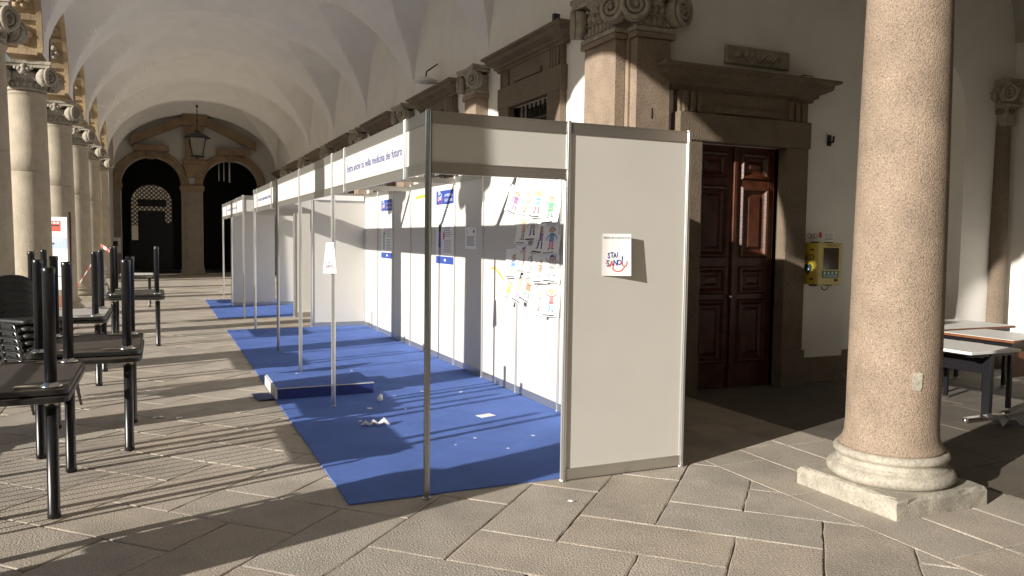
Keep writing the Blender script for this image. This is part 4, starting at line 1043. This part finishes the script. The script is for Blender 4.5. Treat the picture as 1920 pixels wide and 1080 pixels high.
# ---------------------------------------------------------------- stack of chairs
def make_chair(label):
    t = thing('stacking_chair', label, 'chair', (0, 0, 0), 'black chairs in the stack')
    mb = MB(); o = rrect(.215, .215, .06)
    R = [[mb.pt((p[0]*k, p[1]*k, z)) for p in o] for k, z in ((.95, .435), (1, .445), (1, .468), (.93, .482))]; n = len(o)
    for a, b in zip(R, R[1:]):
        for k in range(n): mb.face((a[k], a[(k+1)%n], b[(k+1)%n], b[k]), 0, True)
    mb.face(R[0][::-1]); mb.face(R[-1]); mb.build('seat', SEAT, t)
    mb = MB(); ids = []; NB = 14
    out = []
    for k in range(28):
        a = 2*pi*k/28; yy = .225*(abs(cos(a))**.75)*(1 if cos(a) > 0 else -1); zz = .175*(abs(sin(a))**.8)*(1 if sin(a) > 0 else -1); out.append((yy, zz if zz > 0 else max(zz, -.13)))
    for th in (0, .028):
        ids.append([mb.pt((-.235-.12*(z+.13)*.5+.5*y*y-th, y, .71+z)) for y, z in out])
    c0 = mb.pt((-.262, 0, .71)); c1 = mb.pt((-.29, 0, .71))
    for k in range(28):
        mb.face((ids[0][k], ids[0][(k+1)%28], c0), 0, True); mb.face((ids[1][(k+1)%28], ids[1][k], c1), 0, True); mb.face((ids[0][(k+1)%28], ids[0][k], ids[1][k], ids[1][(k+1)%28]))
    mb.build('backrest', SEAT, t)
    for s in (-1, 1):
        mb = MB(); y = .25*s
        pts = [(.27, y, 0), (.14, y, .40), (.125, y, .425), (.09, y, .437), (-.09, y, .437), (-.125, y, .425), (-.14, y, .40), (-.27, y, 0)]
        mb.tube(pts, .0125, 8); mb.box(-.06, .06, y-.004, y+.016*1, .405, .425); mb.cyl((-.09, y-.02, .415), (-.09, y+.02, .415), .018, 10); mb.cyl((.09, y-.02, .415), (.09, y+.02, .415), .018, 10)
        mb.build('side_frame', BLACKM2, t)
        mb = MB(); mb.tube([(-.10, .205*s, .44), (-.19, .21*s, .46), (-.23, .215*s, .52), (-.268, .20*s, .74)], .011, 8); mb.build('back_upright', BLACKM2, t)
    mb = MB(); mb.cyl((.10, -.25, .428), (.10, .25, .428), .011, 8); mb.cyl((-.10, -.25, .428), (-.10, .25, .428), .011, 8); mb.build('cross_bar', BLACKM2, t)
    return t
BLACKM2 = mat('dark_chromed_tube', (.10, .10, .10), .22, .8)
ch = make_chair('x'); n_ch = 7
nm = ['lowest black chair of the stack, on the paving', 'second black chair up in the stack', 'third black chair up in the stack', 'middle black chair, fourth up in the stack', 'fifth black chair up in the stack', 'black chair just under the topmost one in the stack', 'topmost black chair of the stack, its rounded backrest fully in view']
for k in range(n_ch):
    loc = (-2.66-.010*k, 3.98+.010*k, .066*k); rot = (0, 0, radians(-46))
    if k == 0: ch.location = loc; ch.rotation_euler = rot; ch['label'] = nm[0]
    else: dup(ch, loc, rot, nm[k])

for gx, gy, ga, nn, where in ((-3.05, -.62, 20, 6, 'beside the nearest tables'),):
    for k in range(nn):
        c_ = dup(ch, (gx-.01*k, gy+.008*k, .066*k), (0, 0, radians(ga)), '%s black chair of a stack %s, outside the left edge' % (['lowest', 'second', 'third', 'fourth', 'fifth', 'sixth'][k], where)); c_['group'] = 'black chairs stacked outside the left edge'
t = thing('crowd_barrier', 'steel crowd barrier with upright bars beyond the left edge, throwing fine striped shadows', 'barrier', (-3.35, 1.05, 0))
mb = MB(); mb.tube([(-3.35, .02, .02), (-3.35, .02, 1.02), (-3.35, .08, 1.10), (-3.35, 2.0, 1.10), (-3.35, 2.07, 1.02), (-3.35, 2.07, .02)], .018, 8); mb.cyl((-3.35, .02, .2), (-3.35, 2.07, .2), .015, 8); mb.build('rail_frame', ALU, t)
for q in range(18):
    mb = MB(); mb.cyl((-3.35, .12+q*.108, .2), (-3.35, .12+q*.108, 1.09), .007, 6); mb.build('upright_bar', ALU, t)
for y in (.2, 1.9):
    mb = MB(); mb.tube([(-3.6, y, .015), (-3.35, y, .10), (-3.1, y, .015)], .015, 6); mb.build('foot', ALU, t)
# ---------------------------------------------------------------- banner, barrier tape, plastic packs, screen
t = thing('info_banner', 'upright white information banner with a red block, beside a column on the left', 'banner', (-3.0, 10.9, 0))
T = plane_T((-3.19, 11.0, .70), (.93, -.37, 0), (0, 0, 1))
mb = MB(); mb.T = T; mb.box(-.40, .17, 0, 1.27, -.012, 0); mb.build('sheet', PAPER, t)
mb = MB(); mb.T = T
mb.poly([(-.24, 1.02, .003), (.06, 1.02, .003), (.06, 1.20, .003), (-.24, 1.20, .003)], 0)
for k in range(5):
    x = -.225+k*.055; mb.poly([(x, 1.15, .005), (x+.038, 1.15, .005), (x+.038, 1.175, .005), (x+.019, 1.192, .005), (x, 1.175, .005)], 1)
mb.poly([(-.22, 1.11, .005), (.04, 1.11, .005), (.04, 1.135, .005), (-.22, 1.135, .005)], 2)
mb.poly([(-.39, .72, .003), (.16, .72, .003), (.16, .92, .003), (-.39, .92, .003)], 3)
for k in range(7): mb.poly([(-.34+k*.043, .79, .005), (-.31+k*.043, .79, .005), (-.31+k*.043, .82, .005), (-.34+k*.043, .82, .005)], 2); mb.poly([(-.26+k*.055, .84, .005), (-.235+k*.055, .84, .005), (-.235+k*.055, .89, .005), (-.26+k*.055, .89, .005)], 1 if k > 2 else 2)
mb.poly([(-.1, .23, .003), (.1, .23, .003), (.1, .24, .003), (-.1, .24, .003)], 2)
mb.build('print', [REDP, PAPER, BLACKP, mat('pale_blue_print', (.45, .55, .72), .8)], t)
mb = MB(); mb.T = T; mb.cyl((.20, -.72, -.02), (.20, 1.36, -.02), .028, 8); mb.build('pole', mat('dark_wood_pole', (.05, .025, .018), .5), t)
mb = MB(); mb.T = T; mb.box(-.40, .17, -.70, -.10, -.02, -.004); mb.box(-.45, .25, -.72, -.69, -.2, .2); mb.build('stand', BROWNWD, t)
t = thing('barrier_tape', 'red and white barrier tape looped round the far columns', 'tape', (-3.2, 19.5, 1.0))
def ribbon3(pts, wd, n=6):
    mb = MB()
    for i, (a, b) in enumerate(zip(pts, pts[1:])):
        a, b = Vector(a), Vector(b)
        L_ = (b-a).length; k = max(2, int(L_/.11))
        for q in range(k):
            p0 = a.lerp(b, q/k); p1 = a.lerp(b, (q+1)/k); hz = Vector((0, 0, wd/2)); th = Vector((.002, -.002, 0))
            mb.poly([p0-hz, p1-hz, p1+hz, p0+hz], q % 2)
    mb.build('tape_length', [REDP, PAPER], t)
ribbon3([(-3.45, 17.45, .35), (-3.05, 17.45, 1.05)], .05)
ribbon3([(-3.45+.36*cos(a), 21.0+.36*sin(a), 1.0+.12*sin(2*a)) for a in [k*2*pi/14 for k in range(15)]], .06)
ribbon3([(-3.1, 20.6, 1.35), (-2.8, 20.3, 1.15), (-2.85, 20.2, .85)], .09)
t = thing('plastic_pack', 'pale blue shrink wrapped pack of bottles piled at the foot of the far columns', 'pack', (-3.05, 19.2, 0))
mb = MB()
for i in range(4):
    for j in range(2):
        for k in range(2): mb.lathe([(.05, 0), (.052, .02), (.05, .2), (.02, .27), (.018, .30)], 8, (-3.3+i*.115, 19.1+j*.115, .012+.315*k))
mb.build('bottles', BAGB, t)
mb = MB(); rnd = random.Random(5); mb.lathe([(.18, .66), (.22, .72), (.20, .82), (.15, .95), (.06, 1.02)], 9, (-3.1, 19.15, 0)); mb.v = [p+Vector((rnd.uniform(-.03, .03), rnd.uniform(-.03, .03), rnd.uniform(-.02, .02))) for p in mb.v]; mb.build('cloth_bundle', GREYC, label='grey cloth bundle resting on the pale blue bottle pack', category='bundle')
t = thing('notice_screen', 'small grey framed notice screen on a stand before the far end pier', 'screen', (-3.15, 29.2, 0))
mb = MB(); mb.box(-3.42, -2.93, 29.2, 29.26, .93, 1.53, bev=.01); mb.build('frame', GREYC, t)
mb = MB(); mb.box(-3.30, -3.03, 29.19, 29.199, 1.12, 1.40); mb.build('display', DARK, t)
mb = MB(); mb.box(-3.2, -3.14, 29.21, 29.25, 0, .93); mb.box(-3.35, -3.0, 29.1, 29.36, 0, .02); mb.build('stand', GREYC, t)

# ================================================================ RIGHT SIDE: defibrillator, tables
t = thing('defibrillator_cabinet', 'yellow wall cabinet marked AED on the white wall right of the door', 'cabinet', (5.6, 2.3, 1.2))
CX0, CX1, CY0, CY1, CZ0, CZ1 = 5.46, 5.83, 2.12, 2.398, 1.20, 1.69
mb = MB(); mb.box(CX0, CX1, CY0+.05, CY1, CZ0, CZ1, bev=.012); mb.build('body', YELLOW, t)
mb = MB(); mb.box(CX0-.004, CX1+.004, CY0, CY0+.048, CZ0-.004, CZ1+.004, bev=.012); dr = mb.build('cabinet_door', YELLOWL, t)
mb = MB(); mb.box(CX0+.07, CX1-.06, CY0-.003, CY0+.002, CZ0+.18, CZ1-.055); mb.build('window', GLASSD, dr)
mb = MB(); mb.T = plane_T(((CX0+CX1)/2, CY0-.001, CZ0), (1, 0, 0), (0, 0, 1))
mb.poly([(-.13, .08, .002), (.13, .08, .002), (.13, .165, .002), (-.13, .165, .002)], 0)
for k in range(4): mb.poly([(-.11+k*.06, .125, .003), (-.07+k*.06, .125, .003), (-.08+k*.06, .155, .003), (-.10+k*.06, .155, .003)], 1)
for k in range(3): mb.poly([(-.11, .09+k*.01, .003), (.11, .09+k*.01, .003), (.11, .094+k*.01, .003), (-.11, .094+k*.01, .003)], 1)
mb.poly([(.06, .04, .002), (.12, .04, .002), (.12, .068, .002), (.06, .068, .002)], 2); text_mb(mb, 'Defibrillatore', .02, .452, .036, 2, .002)
mb.build('door_print', [GREENP, PAPER, BLACKP], dr)
mb = MB(); mb.T = plane_T((CX0-.0015, (CY0+.05+CY1)/2, CZ0), (0, -1, 0), (0, 0, 1))
text_mb(mb, 'AED', -.005, .285, .105, 0, .001, bold=.001)
mb.build('side_lettering', [DKGREEN, PAPER, BLACKP], t); mb = MB(); mb.T = plane_T((CX0-.0015, (CY0+.05+CY1)/2, CZ0), (0, -1, 0), (0, 0, 1))
hp = [(0, .11), (.055, .175), (.062, .215), (.045, .24), (.018, .24), (0, .222), (-.018, .24), (-.045, .24), (-.062, .215), (-.055, .175)]
for k in range(1, 9): mb.poly([(*hp[0], .001), (*hp[k], .001), (*hp[k+1], .001)], 0)
mb.poly([(.0, .215, .002), (-.018, .175, .002), (.0, .178, .002), (-.006, .135, .002), (.02, .187, .002), (.004, .185, .002)], 1)
for zz in (.40, .055): mb.poly([(.03, zz, .001), (.085, zz, .001), (.085, zz+.02, .001), (.03, zz+.02, .001)], 2)
mb.build('heart_symbol', [DKGREEN, PAPER, BLACKP], t)
mb = MB()
for x in (5.52, 5.74): mb.box(x-.02, x+.02, 2.2, 2.3, 1.691, 1.705); mb.box(x-.02, x+.02, 2.2, 2.3, 1.18, 1.199)
mb.tube([(5.70+.05*cos(a), 2.25, 1.17+.04*sin(a)) for a in [pi+k*pi/8 for k in range(9)]], .006, 6); mb.build('fitting', BLACKM, t)
t = thing('logo_strip', 'white strip with small pictograms fixed to the wall above the yellow cabinet', 'sign', (5.7, 2.39, 1.70))
mb = MB(); mb.box(5.42, 5.97, 2.39, 2.3985, 1.70, 1.835); mb.build('board', PAPER, t)
mb = MB(); mb.T = plane_T((5.42, 2.3895, 1.70), (1, 0, 0), (0, 0, 1))
mb.poly([(.02, .035, .001), (.09, .035, .001), (.09, .115, .001), (.02, .115, .001)], 0)
mb.poly([(.055, .05, .002), (.075, .08, .002), (.07, .095, .002), (.055, .088, .002), (.04, .095, .002), (.035, .08, .002)], 3)
mb.poly([(.30, .055, .001), (.345, .055, .001), (.345, .12, .001), (.30, .12, .001)], 1)
for k in range(2): mb.poly([(.40, .03+k*.014, .001), (.53, .03+k*.014, .001), (.53, .036+k*.014, .001), (.40, .036+k*.014, .001)], 2)
mb.build('pictogram', [DKGREEN, REDP, GREYP, PAPER], t)
mb = MB()
def ring2(cx, cz, r, tr): mb.tube([(5.42+cx+r*1.3*cos(a), 2.387, 1.70+cz+r*sin(a)) for a in [k*pi/6 for k in range(12)]], tr, 4, closed=True)
for k in range(3): ring2(.15+k*.045, .075-.012*(k == 1), .026, .003)
ring2(.425, .085, .018, .002); ring2(.49, .085, .018, .002); mb.build('outline_emblem', BLACKP, t)

# tables at the right
t = thing('white_desk', 'white topped narrow desk on a black T shaped foot behind the granite column', 'table', (5.71, .75, 0))
H = .69
mb = MB(); mb.box(5.35, 6.07, .10, 1.35, H-.028, H, bev=.003); mb.build('desktop', WHITE, t)
for y in (.16, 1.25):
    mb = MB(); mb.box(5.67, 5.73, y-.03, y+.05, .05, H-.03, bev=.006); mb.box(5.42, 6.0, y-.02, y+.04, H-.06, H-.029); mb.build('leg', BLACKM, t)
    mb = MB(); mb.box(5.40, 5.99, y-.022, y+.042, .022, .052, bev=.006); mb.cyl((5.41, y+.01, 0), (5.41, y+.01, .05), .026, 10); mb.cyl((5.97, y+.01, 0), (5.97, y+.01, .05), .026, 10); mb.build('foot', CHROME, t)
mb = MB(); mb.box(5.685, 5.715, .20, 1.22, .45, .60); mb.build('modesty_panel', BLACKM, t)
def brown_table(x0, x1, y0, y1, H, label, panel_side):
    t = thing('veneered_table', label, 'table', ((x0+x1)/2, (y0+y1)/2, 0), 'brown edged tables at the right')
    mb = MB(); mb.box(x0, x1, y0, y1, H-.03, H-.004); mb.build('edge', BROWNWD, t)
    mb = MB(); mb.box(x0+.004, x1-.004, y0+.004, y1-.004, H-.0038, H); mb.build('tabletop', WHITE, t)
    mb = MB(); mb.box(x0+.04, x1-.04, y0+.04, y1-.04, H-.075, H-.031); mb.build('frame', BLACKM, t)
    for x in (x0+.07, x1-.07):
        for y in (y0+.07, y1-.07):
            mb = MB(); mb.box(x-.02, x+.02, y-.02, y+.02, .03, H-.031, bev=.003); l_ = mb.build('leg', BLACKM, t)
            mb = MB(); mb.box(x-.021, x+.021, y-.021, y+.021, 0, .0295); mb.build('leg_tip', CHROME, l_)
    mb = MB()
    if panel_side: mb.box(x0+.09, x0+.108, y0+.1, y1-.1, H-.42, H-.08)
    else: mb.box(x0+.1, x1-.1, y0+.1, y0+.118, H-.40, H-.08)
    mb.build('modesty_panel', BROWNWD, t)
    return t
brown_table(6.28, 7.05, .32, 1.16, .735, 'brown edged table nearest the right edge, behind the white desk', False)
brown_table(6.42, 7.65, 1.20, 1.95, .75, 'brown edged table closest to the bright wall, just behind the other veneered one', True)
mb = MB(); mb.cyl((6.6, -.05, .035), (7.0, .05, .035), .014, 8); mb.cyl((6.62, -.045, 0), (6.62, -.045, .035), .012, 6); mb.cyl((6.98, .045, 0), (6.98, .045, .035), .012, 6); mb.build('chrome_foot_bar', CHROME, label='loose chrome foot bar on the paving right of the white desk', category='bar')
mb = MB(); rnd = random.Random(11); n, k = 8, 7; ids = []
for j in range(k):
    row = []
    for i in range(n):
        u, v = i/(n-1), j/(k-1)
        row.append(mb.pt((5.52+.42*u+.05*v, -.12+.24*v*(1-.5*u)-.12*u, .008+.10*max(0, sin(u*7+v*3))*(1-u)*.8+rnd.uniform(0, .03)+.12*max(0, .25-u)*(v))))
    ids.append(row)
for j in range(k-1):
    for i in range(n-1): mb.face((ids[j][i], ids[j][i+1], ids[j+1][i+1], ids[j+1][i]), 0, True)
mb.build('crumpled_cloth', GREYC, label='crumpled grey white cloth on the floor by the desk foot', category='cloth')
mb = MB(); mb.lathe([(.03, 0), (.035, .015), (.02, .04), (.005, .05)], 8, (6.9, 1.9, .003)); mb.build('orange_peel', KC['orange'], label='small orange scrap on the floor under the brown tables', category='litter')
